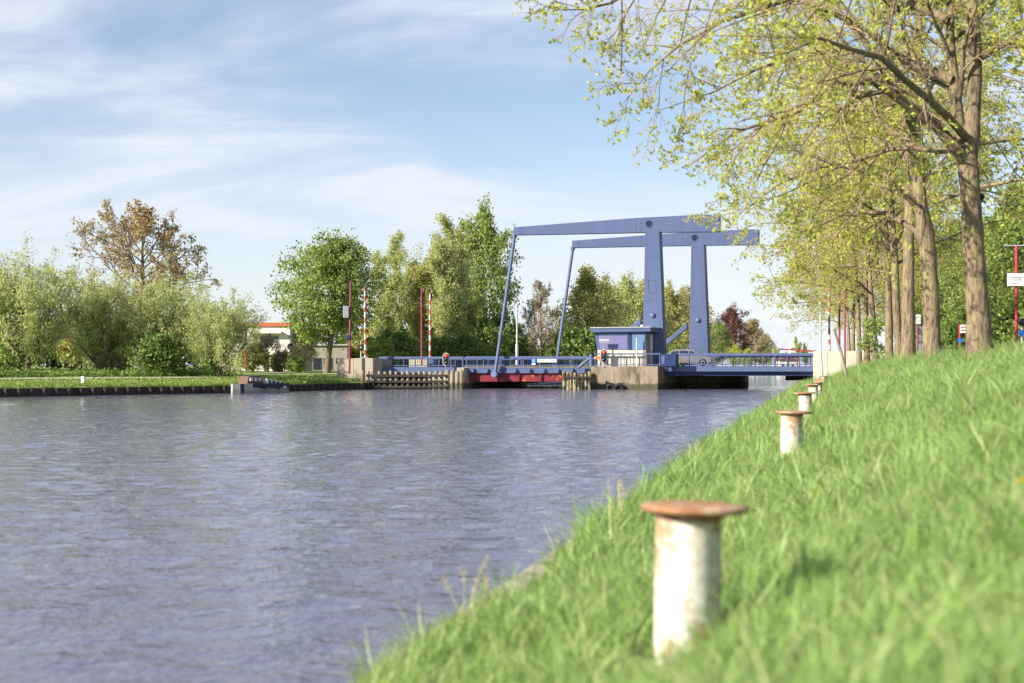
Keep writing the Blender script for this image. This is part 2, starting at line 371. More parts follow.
# ------------------------------------------------------------------ the ground and the water
BL_L = [-2.62, -2.37, -2.0, -1.4, -0.68, 0.5, 1.8, 3.0, 3.6, 4.6, 6.0, 9.0, 30.0]
BL_Z = [0.36, 0.42, 0.48, 0.58, 0.74, 1.22, 1.77, 2.18, 2.27, 2.30, 2.30, 2.30, 2.30]
def bank_z(l, y):
    l = np.asarray(l, float); y = np.asarray(y, float)
    z = np.interp(l, BL_L, BL_Z)
    wv = np.clip((l + 2.4) / 0.8, 0, 1) * np.clip((6 - l) / 2, 0, 1)
    return z + wv * (0.035 * np.sin(1.7 * y + 2.1 * l) * np.sin(2.3 * l - 0.6 * y) + 0.03 * np.sin(0.45 * y + 1.3 * l) + 0.012 * np.sin(5.1 * l + 3.7 * y))
def bank_pt(l, y): return np.array((K * y + l, y, float(bank_z(l, y))))

ls = np.concatenate([np.arange(-2.42, 6.01, 0.17), [7, 9.0, 9.05, 13, 13.05, 20, 60, 300, 2500]])
ys = np.concatenate([np.arange(-14, 60, 0.35), np.arange(60, 170, 1.5), np.geomspace(172, 1250, 20)])
LL, YY = np.meshgrid(ls, ys)
ZZ = bank_z(LL, YY)
V = np.stack([K * YY + LL, YY, ZZ], -1)
nl, ny = len(ls), len(ys)
ii = (np.arange(ny - 1)[:, None] * nl + np.arange(nl - 1)[None, :]).ravel()
bank = link('grass_bank', mesh_np('grass_bank', V, np.stack([ii, ii + 1, ii + nl + 1, ii + nl], -1), True), M['turf'])
tag(bank, 'steep green grass bank rising from the canal to the trees', None, None, 'structure')
# road behind the crest
rl = np.array([6.6, 7.2, 9.4, 11.6, 12.2]); ry = np.concatenate([np.arange(-14, 170, 6.0), np.geomspace(172, 1240, 12)])
R1, R2 = np.meshgrid(rl, ry); nr = len(rl)
V = np.stack([K * R2 + R1, R2, np.full_like(R1, 2.335)], -1); ii = (np.arange(len(ry) - 1)[:, None] * nr + np.arange(nr - 1)[None, :]).ravel()
tag(link('road', mesh_np('road', V, np.stack([ii, ii + 1, ii + nr + 1, ii + nr], -1)), M['asphalt']), 'asphalt road behind the row of trees', None, None, 'structure')

# rippled sheet in front of the bridge, level sheet all around a little lower
yr = [4.0]
while yr[-1] < 150: yr.append(yr[-1] + 0.085 + 0.0026 * yr[-1])
xr = np.concatenate([np.arange(-75, -26, 0.6), np.arange(-26, 8, 0.19), np.arange(8, 48, 0.4)]); yr = np.array(yr)
XG, YG = np.meshgrid(xr, yr); ZG = np.zeros_like(XG); rw = np.random.default_rng(19)
for lam in np.geomspace(0.25, 1.35, 60):
    th = radians(-62) + rw.normal(0, 0.75); kx, ky = cos(th) * 2 * pi / lam, sin(th) * 2 * pi / lam
    amp = WAVE * lam / (2 * pi) * (1.0 if lam < 0.9 else (0.9 / lam) ** 1.5)
    ZG += amp * np.sin(kx * XG + ky * YG + rw.uniform(0, 2 * pi) + 0.8 * np.sin(0.11 * XG * rw.uniform(.5, 1.5) + 0.09 * YG * rw.uniform(.5, 1.5)))
gst = 0.85 + 0.3 * np.sin(0.06 * XG + 0.9) * np.sin(0.045 * YG + 0.05 * XG)
ZG *= gst * np.clip((YG - 4) / 2, 0, 1) * np.clip((150 - YG) / 8, 0, 1) * np.clip((XG + 75) / 6, 0, 1) * np.clip((48 - XG) / 6, 0, 1)
nx = len(xr); ii = (np.arange(len(yr) - 1)[:, None] * nx + np.arange(nx - 1)[None, :]).ravel()
wo_ = link('water', mesh_np('water', np.stack([XG, YG, ZG], -1), np.stack([ii, ii + 1, ii + nx + 1, ii + nx], -1), True), M['water']); tag(wo_, 'rippled grey blue canal water', None, None, 'structure')
wm = MB()
for (x0, x1, y0, y1) in ((-300, 500, -40, 4), (-300, 500, 150, 1260), (-300, -75, 4, 150), (48, 500, 4, 150)): wm.raw([(x0, y0, 0), (x1, y0, 0), (x1, y1, 0), (x0, y1, 0)], [(0, 1, 2, 3)])
tag(wm.build('outer_water', M['water_far']), 'canal water around and beyond the bridge', None, None, 'structure')
gm = MB(); gm.raw([(-7000, 1240, 0.5), (7000, 1240, 0.5), (7000, 8500, 0.5), (-7000, 8500, 0.5)], [(0, 1, 2, 3)])
tag(gm.build('far_ground', M['lawn']), None, None, None, 'structure')
bm_ = MB(); bm_.raw([(-400, -60, -1.5), (600, -60, -1.5), (600, 1270, -1.5), (-400, 1270, -1.5)], [(0, 1, 2, 3)])
tag(bm_.build('canal_bed', M['dark']), None, None, None, 'structure')

# far bank: edge line read off the waterline
EDGE = np.array([(-150, -32), (-88, 37), (-34.6, 96), (-21.5, 110.6), (-14.3, 127.5), (-9.5, 138), (-4.5, 152), (K * 300 - 34, 300), (K * 600 - 34, 600), (K * 1250 - 34, 1250)], float)
OFF = np.array([(-0.75, 0.66)] * 4 + [(-0.93, 0.37)] * 3 + [(-1, 0)] * 3)
offs = [0, 0.7, 3.5, 8, 16, 40, 150, 3000]; oz = [0.56, 0.66, 0.95, 1.22, 1.35, 1.45, 1.5, 1.6]
rows = []
fine = []
for i in range(len(EDGE) - 1):
    n = 14 if i < 6 else 6
    for q in range(n): fine.append((EDGE[i] * (1 - q / n) + EDGE[i + 1] * q / n, OFF[i] * (1 - q / n) + OFF[i + 1] * q / n))
fine.append((EDGE[-1], OFF[-1]))
rs = np.random.default_rng(5)
V = np.array([[(*(e + o * f), z + (0.04 * rs.standard_normal() if 0 < f < 40 else 0)) for f, z in zip(offs, oz)] for e, o in fine])
no = len(offs); ii = (np.arange(len(fine) - 1)[:, None] * no + np.arange(no - 1)[None, :]).ravel()
tag(link('far_bank', mesh_np('far_bank', V, np.stack([ii, ii + no, ii + no + 1, ii + 1], -1), True), M['lawn']), 'grassy far bank across the canal', None, None, 'structure')
def fb_z(x, y):
    p = np.array((x, y)); best = 1e9; zz = 1.4
    for e, o in fine:
        # distance along the offset direction, nearest foot point
        dd = np.dot(p - e, nrm(o)); lat = np.linalg.norm(p - e - dd * nrm(o))
        if lat < best: best = lat; zz = float(np.interp(dd, offs, oz))
    return zz
# far-bank path
def strip(name, pts, wd, mat, z0, kind='structure', label=None):
    pts = np.array(pts, float); t = nrm(np.gradient(pts, axis=0)); n = np.stack([-t[:, 1], t[:, 0]], -1)
    m = MB(); k = len(pts); Vv = []
    for s in (1, -1):
        for p, q in zip(pts, n):
            a = p + q * wd / 2 * s; Vv.append((a[0], a[1], fb_z(*a) + z0))
    m.raw(Vv, [(i, k + i, k + i + 1, i + 1) for i in range(k - 1)]); return tag(m.build(name, mat), label, None, None, kind)
pth = [(e + o * 6.3) for e, o in fine if 5 < e[1] < 118]
strip('path', pth, 1.5, M['path'], 0.075, label='pale path along the far bank')
strip('path', [(X(262, 150), 150), (X(285, 143), 143), (X(310, 141), 141), (X(332, 143), 143), (X(352, 148), 148)], 2.6, M['path'], 0.09, label='pale path in front of the grey building')

# ------------------------------------------------------------------ tree maker
def grow(rng, S, D, L, k, wander, trop):
    N_ = len(S); pts = np.zeros((N_, k, 3)); pts[:, 0] = S; d = nrm(D); p = S.copy()
    st = (L / (k - 1))[:, None]; up = np.zeros((N_, 3)); up[:, 2] = trop
    for i in range(1, k):
        d = nrm(d + wander * rng.standard_normal((N_, 3)) + up); p = p + d * st; pts[:, i] = p
    return pts
def spawn(rng, pts, L, R, m, t0, t1, ang, sd, ratio, rr):
    N_, k, _ = pts.shape
    t = t0 + (t1 - t0) * ((np.arange(m)[None] + rng.random((N_, m))) / m)
    f = t * (k - 1); i = np.minimum(f.astype(int), k - 2); w_ = (f - i)[..., None]; n = np.arange(N_)[:, None]
    p = pts[n, i] * (1 - w_) + pts[n, i + 1] * w_; tan = nrm(pts[n, i + 1] - pts[n, i])
    r = R[n, i] * (1 - w_[..., 0]) + R[n, i + 1] * w_[..., 0]
    perp = nrm(np.cross(tan, rng.standard_normal((N_, m, 3)))); a = (ang + sd * rng.standard_normal((N_, m)))[..., None]
    D = np.cos(a) * tan + np.sin(a) * perp
    L2 = L[:, None] * ratio * (1.15 - 0.65 * t) * rng.uniform(0.65, 1.35, (N_, m))
    return p.reshape(-1, 3), D.reshape(-1, 3), L2.ravel(), (r * rr).ravel()
def taper(R, k, end=0.3): return R[:, None] * np.linspace(1, end, k)[None]
def tubes(pts, R, n, lump=0, rng=None):
    N_, k, _ = pts.shape; t = nrm(np.gradient(pts, axis=1))
    mt = nrm(pts[:, -1] - pts[:, 0]); ref = np.where((np.abs(mt[:, 2:]) > 0.8), np.array([[1.0, 0.2, 0]]), np.array([[0, 0, 1.0]]))
    u = nrm(np.cross(t, ref[:, None])); v = np.cross(t, u); a = np.linspace(0, 2 * pi, n, endpoint=False)
    rad = R[..., None] * np.ones(n)
    if lump: rad = rad * (1 + lump * rng.standard_normal(rad.shape))
    V = pts[:, :, None] + rad[..., None] * (np.cos(a)[:, None] * u[:, :, None] + np.sin(a)[:, None] * v[:, :, None])
    b = np.arange(N_)[:, None, None] * (k * n) + np.arange(k - 1)[None, :, None] * n; j = np.arange(n)[None, None]; j2 = (j + 1) % n
    Q = np.stack([b + j, b + j2, b + n + j2, b + n + j], -1).reshape(-1, 4)
    return V.reshape(-1, 3), Q
def join(parts):
    Vs, Qs, o = [], [], 0
    for V, Q in parts: Vs.append(V); Qs.append(Q + o); o += len(V)
    return np.concatenate(Vs), np.concatenate(Qs)
def leaves(rng, pts, m, size, aspect, jit, t0=0.25, hang=-0.3, cluster=1):
    N_, k, _ = pts.shape; t = t0 + (1 - t0) * rng.random((N_, m)); f = t * (k - 1); i = np.minimum(f.astype(int), k - 2); w_ = (f - i)[..., None]; n = np.arange(N_)[:, None]
    c = (pts[n, i] * (1 - w_) + pts[n, i + 1] * w_).reshape(-1, 3); c = c + jit * rng.standard_normal(c.shape)
    c = np.repeat(c, cluster, 0); g = len(c)
    a = nrm(rng.standard_normal((g, 3)) + np.array((0, 0, hang))); b = nrm(np.cross(a, rng.standard_normal((g, 3))))
    l = size * rng.uniform(0.6, 1.35, (g, 1)); wd = l * aspect
    V = np.stack([c, c + 0.45 * l * a + 0.5 * wd * b, c + l * a, c + 0.45 * l * a - 0.5 * wd * b], 1).reshape(-1, 3)
    return V, np.arange(4 * g).reshape(-1, 4)
PROF = {'round': lambda t: np.sqrt(np.clip(1 - (1.7 * t - 0.75) ** 2, 0.08, 1)), 'cone': lambda t: 1.05 - 0.8 * t, 'column': lambda t: 0.9 - 0.45 * t ** 2, 'const': lambda t: np.ones_like(t), 'dome': lambda t: np.sqrt(np.clip(1 - t ** 2, 0.1, 1))}
TWIGS = None
def make_tree(seed, Ht, r0, clear, nl, ang, ll, prof, trop, lv2, lv3, lv4, lf, stems=1, lean=(0, 0), wander=0.10, guides=None, sides=8, twig_r=0.006, fill=None):
    """trunk + limbs + branches + twigs; returns (wood arrays, leaf arrays). lvN = (count, ratio, angle, trop)"""
    rng = np.random.default_rng(seed); wood = []; fine_w = []
    if stems == 1: S = np.zeros((1, 3)); D = np.array([[lean[0], lean[1], 1.0]])
    else:
        S = np.c_[rng.normal(0, 0.25, (stems, 2)), np.zeros(stems)]; aa = rng.uniform(0, 2 * pi, stems); sp = rng.uniform(0.03, 0.22, stems)
        D = np.c_[np.cos(aa) * sp, np.sin(aa) * sp, np.ones(stems)]
    L = np.full(stems, float(Ht)) * (rng.uniform(0.75, 1.0, stems) if stems > 1 else 1)
    k = 24; tp = grow(rng, S, D, L, k, 0.022, 0.01)
    tr = r0 * (0.92 - 0.80 * np.linspace(0, 1, k) ** 1.1)[None] * np.ones((stems, 1)); tr[:, 0] *= 1.35; tr[:, 1] *= 1.06
    if stems == 1: tr *= 1 + 0.05 * np.cumsum(rng.standard_normal((1, k)), 1) / 2 * np.linspace(1, .3, k)[None] * (sides > 8)
    tp[:, 0, 2] -= 0.25
    wood.append(tubes(tp, tr, sides, 0.03, rng))
    m = max(1, nl // stems); per = clear / Ht
    hs = per + (0.97 - per) * ((np.arange(m)[None] + rng.random((stems, m))) / m)
    f = hs * (k - 1); i = np.minimum(f.astype(int), k - 2); w_ = (f - i)[..., None]; n = np.arange(stems)[:, None]
    p = (tp[n, i] * (1 - w_) + tp[n, i + 1] * w_).reshape(-1, 3); rt = (hs - per) / (1 - per)
    az = (np.arange(m)[None] * 2.4 + rng.uniform(0, 0.9, (stems, m)) + rng.uniform(0, 6, (stems, 1)))
    a = radians(ang[0]) + (radians(ang[1]) - radians(ang[0])) * rt + 0.12 * rng.standard_normal((stems, m))
    D = np.stack([np.sin(a) * np.cos(az), np.sin(a) * np.sin(az), np.cos(a)], -1).reshape(-1, 3)
    L1 = (ll * PROF[prof](rt) * rng.uniform(0.75, 1.2, (stems, m))).ravel()
    R1 = (np.interp(hs.ravel(), np.linspace(0, 1, k), tr[0]) * 0.52)
    k1 = 9; P1 = grow(rng, p, D, L1, k1, wander, trop); T1 = taper(R1, k1, 0.22)
    wood.append(tubes(P1, T1, max(5, sides - 2)))
    if guides:                                     # limbs read off the photograph
        for gp, gr in guides:
            gp = np.asarray(gp, float); q = np.linspace(0, len(gp) - 1, k1); gi = np.stack([np.interp(q, np.arange(len(gp)), gp[:, c]) for c in range(3)], -1)
            gl = np.linalg.norm(np.diff(gi, axis=0), axis=1).sum()
            gi[1:-1] += 0.03 * rng.standard_normal((k1 - 2, 3))
            gt = gr * np.linspace(1, 0.07, k1)[None]
            wood.append(tubes(gi[None], gt, sides))
            P1 = np.concatenate([P1, gi[None]]); L1 = np.append(L1, gl); T1 = np.concatenate([T1, gt])
    k2, k3, k4 = 7, 5, 4
    s2 = spawn(rng, P1, L1, T1, lv2[0], 0.18, 0.98, radians(lv2[2]), 0.2, lv2[1], 0.55)
    P2 = grow(rng, s2[0], s2[1], s2[2], k2, wander, lv2[3]); T2 = taper(np.maximum(s2[3], twig_r * 1.6), k2, 0.3); wood.append(tubes(P2, T2, 5 if sides > 7 else 4))
    s3 = spawn(rng, P2, s2[2], T2, lv3[0], 0.15, 0.98, radians(lv3[2]), 0.25, lv3[1], 0.55)
    P3 = grow(rng, s3[0], s3[1], s3[2], k3, wander * 1.2, lv3[3]); T3 = taper(np.maximum(s3[3], twig_r * 1.2), k3, 0.4); fine_w.append(tubes(P3, T3, 3))
    last = P3
    if lv4:
        s4 = spawn(rng, P3, s3[2], T3, lv4[0], 0.2, 1.0, radians(lv4[2]), 0.3, lv4[1], 0.6)
        P4 = grow(rng, s4[0], s4[1], s4[2], k4, wander * 1.2, lv4[3]); T4 = taper(np.maximum(s4[3], twig_r), k4, 0.5); fine_w.append(tubes(P4, T4, 3)); last = P4
    lfm = leaves(rng, last, *lf)
    if fill:                       # leaf clumps spread through the crown: centre height, radii, clumps, leaves each, spread, size, aspect
        cz, rx, rz, kc, mc, sg, ls_, asp = fill
        dv = nrm(rng.standard_normal((kc, 3))); rad_ = rng.uniform(0.35, 1.0, (kc, 1)) ** 0.5; lob = 1 + 0.16 * np.sin(3 * np.arctan2(dv[:, 1:2], dv[:, 0:1]) + seed) * np.cos(4 * dv[:, 2:3] + seed)
        cc = dv * rad_ * lob * np.array((rx, rx, rz)) + np.array((lean[0] * cz, lean[1] * cz, cz))
        cc = cc[cc[:, 2] > 0.3]
        mcs = np.repeat(cc, mc, 0); mcs = mcs + rng.standard_normal(mcs.shape) * sg * np.repeat(rng.uniform(.5, 1.3, (len(cc), 1)), mc, 0) * np.array((1, 1, .7))
        lfm = join([lfm, leaves(rng, np.repeat(mcs[:, None], 2, 1), 1, ls_, asp, 0.02)])
    return join(wood), lfm, join(fine_w)
def tree_meshes(*a, **k):
    (wv, wq), (lv, lq), (fv, fq) = make_tree(*a, **k)
    return mesh_np('trunk', wv, wq, True), mesh_np('crown', lv, lq), mesh_np('twigs', fv, fq, True)
def plant_tree(name, label, cat, loc, meshes, wood, leaf, rot=0, scale=1.0, group=None, sz=None):
    t = thing(name, label, cat, loc, group)
    t.rotation_euler = (0, 0, rot); t.scale = (scale, scale, sz or scale)
    link('trunk', meshes[0], wood, t); link('crown', meshes[1], leaf, t); tag(link('twigs', meshes[2], M['twig'] if wood is M['bark'] else wood, t), kind='stuff')
    return t

# ------------------------------------------------------------------ near bank: quay edge, bollards
q = thing('quay_edge', 'pale concrete coping along the water edge, half overgrown by grass', 'quay wall', (K * 20 - 2.5, 20, 0))
for i in range(48):
    y0 = -6 + i * 2.8; y1 = y0 + 2.785; m = MB()
    xa, xb = K * y0 - 2.56, K * y1 - 2.56; dz = 0.006 * math.sin(i * 2.7)
    m.hexa([(xa, y0, 0.22), (xa + 0.26, y0, 0.22), (xb + 0.26, y1, 0.22), (xb, y1, 0.22), (xa, y0, 0.43 + dz), (xa + 0.26, y0, 0.43 + dz), (xb + 0.26, y1, 0.43 + dz), (xb, y1, 0.43 + dz)])
    m.build('coping_slab', M['coping'], q, 0.015)
m = MB(); pts = []
for i in range(560):
    y0 = -6 + i * 0.24; pts.append((K * y0 - 2.50 + (0.05 if (i // 2) % 2 else -0.0), y0))
m.raw([(x, y, 0.25) for x, y in pts] + [(x, y, -1.4) for x, y in pts], [(i, i + 560, i + 561, i + 1) for i in range(559)])
m.build('sheet_piling', M['dtimber'], q)

def bollard():
    t = thing('mooring_bollard', '', 'bollard', (0, 0, 0), 'white mooring bollards along the bank')
    r = np.random.default_rng(2)
    MB().lathe((0, 0, -0.18), [(0.150, 0), (0.150, 0.2), (0.151, 0.45), (0.150, 0.62), (0.149, 0.86)], 32).build('post', M['bollard'], t)
    MB().lathe((0.022, -0.02, 0.678), [(0.10, 0), (0.165, 0.006), (0.225, 0.014), (0.243, 0.022), (0.248, 0.032), (0.243, 0.043), (0.20, 0.049), (0.10, 0.052), (0.01, 0.053)], 40).build('cap', M['rust'], t)
    MB().lathe((0, 0, 0.663), [(0.152, 0), (0.158, 0.004), (0.158, 0.014), (0.150, 0.018)], 32).build('weld_ring', M['rust'], t)
    return t
bd = [6.5, 19.5, 32.5, 45.5, 58.5, 71.5, 84.5]
bl = ['large blurred white mooring bollard with rusty cap nearest the camera', 'white rust streaked mooring bollard, second nearest along the bank',
      'white rusty mooring bollard, third along the bank', 'small white mooring bollard, fourth along the bank', 'small white mooring bollard, fifth along the bank',
      'small tilted rusty mooring bollard, sixth along the bank', 'farthest tiny mooring bollard before the pale bridge wall']
b0 = bollard()
for i, d in enumerate(bd):
    o = b0 if i == 0 else copy_tree(b0)
    o.location = (K * d + (-0.68, -0.60, -0.66, -0.68, -0.68, -0.68, -0.68)[i], d, float(bank_z(-0.68, d)) - (0.03 if i == 0 else 0))
    o.rotation_euler = (radians((-0.6, 1, -1.5, 2, 0.5, 14, 3)[i]), radians((1.2, -1, 1.5, -1, 2, -22, 4)[i]), i * 1.3)
    o['label'] = bl[i]

# ------------------------------------------------------------------ row of trees on the crest
LIMB = dict(trop=-0.045, lv2=(10, 0.42, 48, -0.03), lv3=(8, 0.42, 45, -0.09), lv4=(6, 0.5, 45, -0.10), lf=(2, 0.075, 0.62, 0.025, 0.3, -0.2, 2))
dA = 29.0
def gl(pl, base):       # pixel polyline with depth offsets -> local points
    return [P(x, y, dA + o) - base for x, y, o in pl]
bA = bank_pt(3.0, dA); bA[0] = X(981, dA)
gA = [(gl([(968, 165, 0), (940, 127, -.3), (912, 110, -.7), (880, 85, -1), (855, 75, -1.2), (820, 95, -1.4), (790, 115, -1.5), (765, 122, -1.6), (735, 135, -1.7), (690, 165, -1.8)], bA), 0.13),
      (gl([(952, 80, .2), (925, 70, .4), (900, 55, .7), (870, 55, 1), (840, 48, 1.3), (800, 58, 1.5), (760, 65, 1.7), (715, 90, 1.8), (660, 110, 2)], bA), 0.10),
      (gl([(968, 165, 0), (957, 115, .2), (951, 72, .3), (948, 30, .4), (952, -30, .5), (946, -100, .3), (940, -180, 0)], bA), 0.15),
      (gl([(972, 62, 0), (1000, 46, -.4), (1030, 36, -1), (1075, 50, -1.5), (1110, 90, -2)], bA), 0.08),
      (gl([(950, -30, 0), (880, -70, -.6), (800, -72, -1), (720, -52, -1.2), (660, -30, -1.4), (622, 0, -1.5), (590, 12, -1.6), (565, 10, -1.6)], bA), 0.10),
      (gl([(949, 20, 0), (885, -10, .6), (825, -12, 1), (765, 5, 1.2), (705, 28, 1.4), (655, 60, 1.5), (622, 105, 1.5)], bA), 0.09),
      (gl([(965, 150, 0), (925, 148, 1), (885, 150, 2), (845, 165, 3), (800, 185, 3.6), (750, 205, 4)], bA), 0.07),
      (gl([(968, 140, 0), (930, 100, -2), (880, 60, -4), (820, 40, -5.5), (760, 60, -6.5)], bA), 0.09)]
def trunkA():
    """guided trunk: follow the photographed lean"""
    return gl([(981, 360, 0), (977, 300, 0), (974, 250, 0), (971, 200, 0), (968, 160, 0), (973, 120, 0), (976, 60, 0), (972, 0, 0), (966, -90, 0), (962, -200, 0)], bA)
(wv, wq), (lv, lq), (fv, fq) = make_tree(11, 13.0, 0.02, 6.0, 6, (62, 22), 6.0, 'dome', -0.05, (15, 0.30, 50, -0.015), (8, 0.45, 42, -0.05), (4, 0.6, 42, -0.05), (1, 0.078, 0.60, 0.008, 0.85, -0.15, 5), guides=gA, lean=(-0.03, 0), sides=10)
tA = np.array(trunkA())[None]; q_ = np.linspace(0, tA.shape[1] - 1, 28)
tA = np.stack([np.interp(q_, np.arange(tA.shape[1]), tA[0, :, c]) for c in range(3)], -1)[None]
rA = np.interp(tA[0, :, 2], [-0.3, 0.0, 0.5, 1.2, 3.0, 4.3, 4.9, 7, 14], [0.36, 0.32, 0.265, 0.23, 0.20, 0.20, 0.15, 0.12, 0.03])[None]
rg = np.random.default_rng(3)
rA = rA * (1 + .06 * np.sin(np.arange(28) * 1.9)[None] * np.exp(-((np.arange(28) - 11) / 6.) ** 2)[None])
tv, tq = tubes(tA, rA, 18, 0.035, rg)
wv, wq = join([(tv, tq), (wv, wq)])
plant_tree('roadside_tree', 'nearest tree of the row, tallest trunk at right of picture with limbs arching over water', 'tree', bA, (mesh_np('trunk', wv, wq, True), mesh_np('crown', lv, lq), mesh_np('twigs', fv, fq, True)), M['bark'], M['lf_lime'], group='row of trees on the bank')

VR = [tree_meshes(s, 12.5, 0.255, 4.9, 17, (64, 12), 7.4, 'dome', -0.05, (11, 0.42, 48, -0.05), (8, 0.46, 42, -0.06), (4, 0.6, 42, -0.06), (1, 0.105, 0.60, 0.02, 0.7, -0.15, 7), sides=10, twig_r=0.008) for s in (21, 34)]
# second tree: its limbs too are read off the photograph
dB = 43.5; bB = bank_pt(X(934, dB) - K * dB, dB)
def glB(pl): return [P(x, y, dB + o) - bB for x, y, o in pl]
gB = [(glB([(919, 205, 0), (880, 172, -.5), (830, 163, -1), (780, 185, -1.4), (728, 222, -1.6)]), 0.12), (glB([(917, 150, 0), (870, 112, .6), (810, 100, 1.2), (755, 128, 1.6), (712, 172, 1.8)]), 0.12),
      (glB([(921, 235, 0), (888, 214, 1), (848, 212, 2), (800, 232, 2.8), (765, 268, 3)]), 0.10), (glB([(917, 130, 0), (893, 70, -1), (850, 22, -2), (795, 0, -3), (740, 15, -3.5)]), 0.11),
      (glB([(917, 140, 0), (900, 100, -3), (870, 90, -5), (820, 120, -6.5), (790, 160, -7)]), 0.10), (glB([(918, 110, 0), (945, 60, 0), (985, 30, 1), (1020, 40, 1)]), 0.09)]
trB = np.array(glB([(935, 372, 0), (932, 340, 0), (931, 300, 0), (929, 260, 0), (924, 225, 0), (919, 195, 0), (918, 150, 0), (917, 110, 0), (919, 50, 0), (921, -20, 0), (920, -110, 0)]))
qB = np.linspace(0, len(trB) - 1, 30); trB = np.stack([np.interp(qB, np.arange(len(trB)), trB[:, c]) for c in range(3)], -1)[None]
rB = np.interp(trB[0, :, 2], [-.3, 0, .4, 1.5, 3.2, 4.0, 4.6, 6.5, 9, 14], [.38, .33, .285, .25, .235, .265, .21, .17, .12, .03])[None]
(wv, wq), (lv, lq), (fv, fq) = make_tree(23, 13.0, 0.02, 6.0, 7, (62, 22), 6.0, 'dome', -0.05, (12, 0.34, 50, -0.03), (8, 0.45, 42, -0.06), (4, 0.6, 42, -0.06), (1, 0.09, 0.60, 0.01, 0.8, -0.15, 5), guides=gB, lean=(-.04, 0), sides=9, twig_r=.007)
wv, wq = join([tubes(trB, rB, 16, .045, np.random.default_rng(9)), (wv, wq)])
plant_tree('roadside_tree', 'second tree of the row, pale trunk with dark shaded right side', 'tree', bB, (mesh_np('trunk', wv, wq, True), mesh_np('crown', lv, lq), mesh_np('twigs', fv, fq, True)), M['bark'], M['lf_lime'], group='row of trees on the bank')
row = [(908, 57, 1, 2.2, 1.25, 'third tree of the row, mossy yellow based trunk'),
       (899.5, 67, 0, 3.9, 0.95, 'fourth tree of the row, slim straight pinkish trunk'),
       (889.5, 78, 1, 5.1, 1.0, 'fifth tree of the row, trunk leaning among the middle trees'),
       (876, 92, 0, 1.3, 0.95, 'sixth tree of the row, slim trunk beside young green shoots'),
       (867, 103, 1, 0.2, 1.05, 'seventh tree of the row, low forked trunk before the pale wall'),
       (860, 113, 0, 2.9, 0.9, 'eighth tree of the row, thin trunk in front of the pale wall')]
for px, d, vi, rot, sc, lab in row:
    l = X(px, d) - K * d
    tt_ = plant_tree('roadside_tree', lab, 'tree', bank_pt(l, d), VR[vi], M['bark'], M['lf_lime'], rot, sc, 'row of trees on the bank')
    tt_.rotation_mode = 'ZYX'; tt_.rotation_euler = (radians(1.5 * math.sin(px)), radians(-2.0 - 2.2 * math.sin(px * 1.7)), rot)
# more of the row beyond the bridge
for i, (px, d, vi, rot, sc) in enumerate([(853, 150, 1, 1.0, 1.05), (850, 168, 0, 2.0, 1.0), (848, 190, 1, 3.3, 1.05)]):
    plant_tree('roadside_tree', ('tree just beyond the bridge wall, behind the striped barrier', 'second tree beyond the bridge wall at right', 'third tree beyond the bridge wall at right')[i], 'tree', bank_pt(X(px, d) - K * d, d), VR[vi], M['bark'], M['lf_lime'], rot, sc, 'row of trees beyond the bridge')
# young shoots by the sixth trunk
m = make_tree(41, 2.6, 0.02, 0.3, 9, (55, 20), 0.9, 'dome', 0, (5, 0.5, 45, 0), (4, 0.5, 45, 0), None, (4, 0.16, 0.7, 0.08, 0.2, -0.2, 1), stems=3, sides=5)
plant_tree('sapling', 'bright green leafy sapling beside the slim trunks', 'sapling', bank_pt(X(881, 84) - K * 84, 84), (mesh_np('trunk', *m[0], True), mesh_np('crown', *m[1]), mesh_np('twigs', *m[2], True)), M['bark_pale'], M['lf_green'], 0, 1.15)
# stakes
def stick(name, label, cat, pts, r, mat, grp=None):
    t = thing(name, label, cat, pts[0], grp); o = MB().tube(pts, r, 8).build('pole', mat, t); return t
d = 68
stick('timber_stake', 'leaning grey timber stake standing in the grass before the pale wall', 'stake', [P(847, 377, d), P(841, 352, d), P(834, 329, d)], [0.07, 0.065, 0.06], M['timber'])
d = 88
stick('timber_stake', 'short pale stake leaning between the slim trunks', 'stake', [P(877, 366, d), P(873, 355, d), P(869, 343, d)], [0.06, 0.055, 0.05], M['timber'])
d = 112
stick('thin_pole', 'thin whitish pole at the water side in front of the pale wall', 'pole', [P(822.6, 381, d), P(820.5, 350, d), P(820.2, 302, d)], [0.09, 0.075, 0.05], M['lgrey'])

# dark lamp bracket on the nearest trunk
t = thing('trunk_lamp', 'small black lamp fixed to the right side of the nearest trunk', 'lamp', P(980, 198, dA))
MB().tube([P(977, 199, dA), P(981, 200, dA - .05), P(986, 203, dA - .1)], 0.02, 8).build('bracket', M['black'], t)
c = P(981.5, 197, dA - .06); MB().lathe(c - (0, 0, 0.06), [(0.03, 0), (0.06, 0.03), (0.065, 0.09), (0.035, 0.13)], 14).build('lamp_head', M['black'], t)

